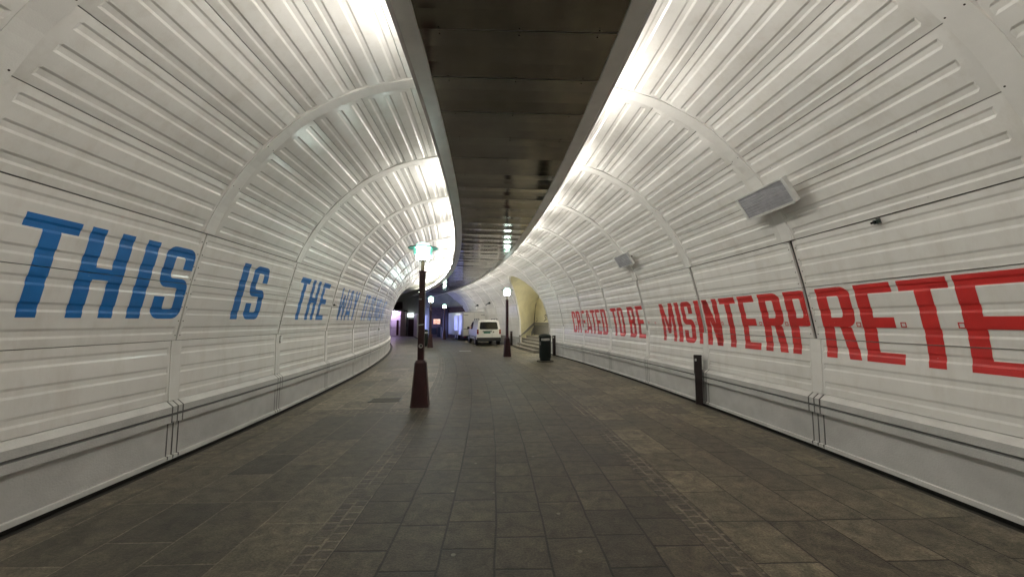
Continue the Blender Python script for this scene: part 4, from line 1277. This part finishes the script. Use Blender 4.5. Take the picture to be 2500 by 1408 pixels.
# brick part with doorway and a screen
mb = MB()
bx0, bx1 = xd, 16.8
P = [(bx0,0),(bx1,0),(bx1,zl+.35),(bx0,zl+.35)]
mb.face([FA+fx*a+fn*.05+Vector((0,0,c)) for a, c in P], uv=P)
mb.face([FA+fx*bx0+fn*.05, FA+fx*bx0-fn*.3, FA+fx*bx0-fn*.3+Vector((0,0,zl+.35)), FA+fx*bx0+fn*.05+Vector((0,0,zl+.35))], uv=[(0,0),(.3,0),(.3,3),(0,3)])
obj('brick_wall', mb, M['brick'], EW)
mb = MB(); fbox(mb, xd-.1, bx1, zl+.36, zl+.46, -.05, .30); obj('canopy_rail', mb, M['sash'], EW)
mb = MB(); fbox(mb, fx_of(1069), fx_of(1077.5), 0, fz(1073,798), .052, .07); dd = obj('dark_doorway', mb, M['void'], EW)
mb = MB(); fbox(mb, fx_of(1077.8), fx_of(1079.8), 0, fz(1073,798), .052, .10); obj('door_post', mb, M['sash'], EW)
mb = MB(); fbox(mb, fx_of(1049), fx_of(1067), .3, fz(1058,800), .052, .12); obj('low_panel', mb, M['void'], EW)
mb = MB(); fbox(mb, fx_of(1083.5), fx_of(1096), .0, zl+.2, .055, .20); obj('dark_pier', mb, M['blackdoor'], EW)
def framed_screen(name, label, cat, x0, x1, z0, z1, d, m, group=None, thick=.10, fm='white'):
    c = FA + fx*((x0+x1)/2) + fn*d
    t = thing(name, label, cat, (c.x, c.y, z0), world=True, group=group)
    mb = MB(); fbox(mb, x0, x1, z0, z1, d-thick, d); obj('housing', mb, M[fm], t)
    mb = MB()
    e = .05; P = [(x0+e,z0+e),(x1-e,z0+e),(x1-e,z1-e),(x0+e,z1-e)]
    mb.face([FA+fx*a+fn*(d+.004)+Vector((0,0,b)) for a, b in P], uv=[(0,0),(1,0),(1,1),(0,1)])
    obj('picture', mb, m, t)
    return t
framed_screen('wall_screen', 'glowing orange screen on the dark brick end wall between two lamp posts', 'screen', fx_of(1060), fx_of(1078), fz(1069,791.5), fz(1069,777.5), .16, M['tvpic'], fm='blackplastic')
def led_wall(label, p0, p1, z0, z1, strength_m):
    a, b = Vector((p0[0], p0[1], 0)), Vector((p1[0], p1[1], 0))
    d = (b - a); L = d.length; d.normalize(); n = Vector((-d.y, d.x, 0))
    if n.x < 0: n = -n
    t = thing('light_box', label, 'light box', tuple(a.lerp(b,.5)), group='tall lit display boxes by the end wall', world=True)
    def bx(mb, x0,x1,za,zb,d0,d1):
        mb.loft([[tuple(a+d*x+n*y+Vector((0,0,za))) for x,y in ((x0,d0),(x1,d0),(x1,d1),(x0,d1))],[tuple(a+d*x+n*y+Vector((0,0,zb))) for x,y in ((x0,d0),(x1,d0),(x1,d1),(x0,d1))]])
    mb = MB(); bx(mb, 0, L, z0, z1, -.14, 0); obj('housing', mb, M['white'], t)
    mb = MB(); bx(mb, .1, L-.1, 0, z0, -.11, -.03); obj('foot', mb, M['slot'], t)
    mb = MB(); e = .07
    mb.face([a+d*x+n*.006+Vector((0,0,z)) for x,z in ((e,z0+e),(L-e,z0+e),(L-e,z1-e),(e,z1-e))], uv=[(0,0),(1,0),(1,1),(0,1)])
    obj('picture', mb, strength_m, t)
led_wall('tall blue lit display box just left of the nearest lamp post shaft', (-10.69,42.6), (-8.95,37.1), .15, 2.45, M['led'])
led_wall('tall blue lit display box just right of the nearest lamp post shaft', (-9.50,41.9), (-8.83,40.4), .62, 2.35, M['led'])
mb = MB(); fbox(mb, .4, xa-.1, zl-.06, zl-.004, .60, .68); obj('strip_light', mb, M['violet'], EW)

for o in SC.objects:
    if '_world' in o: del o['_world']
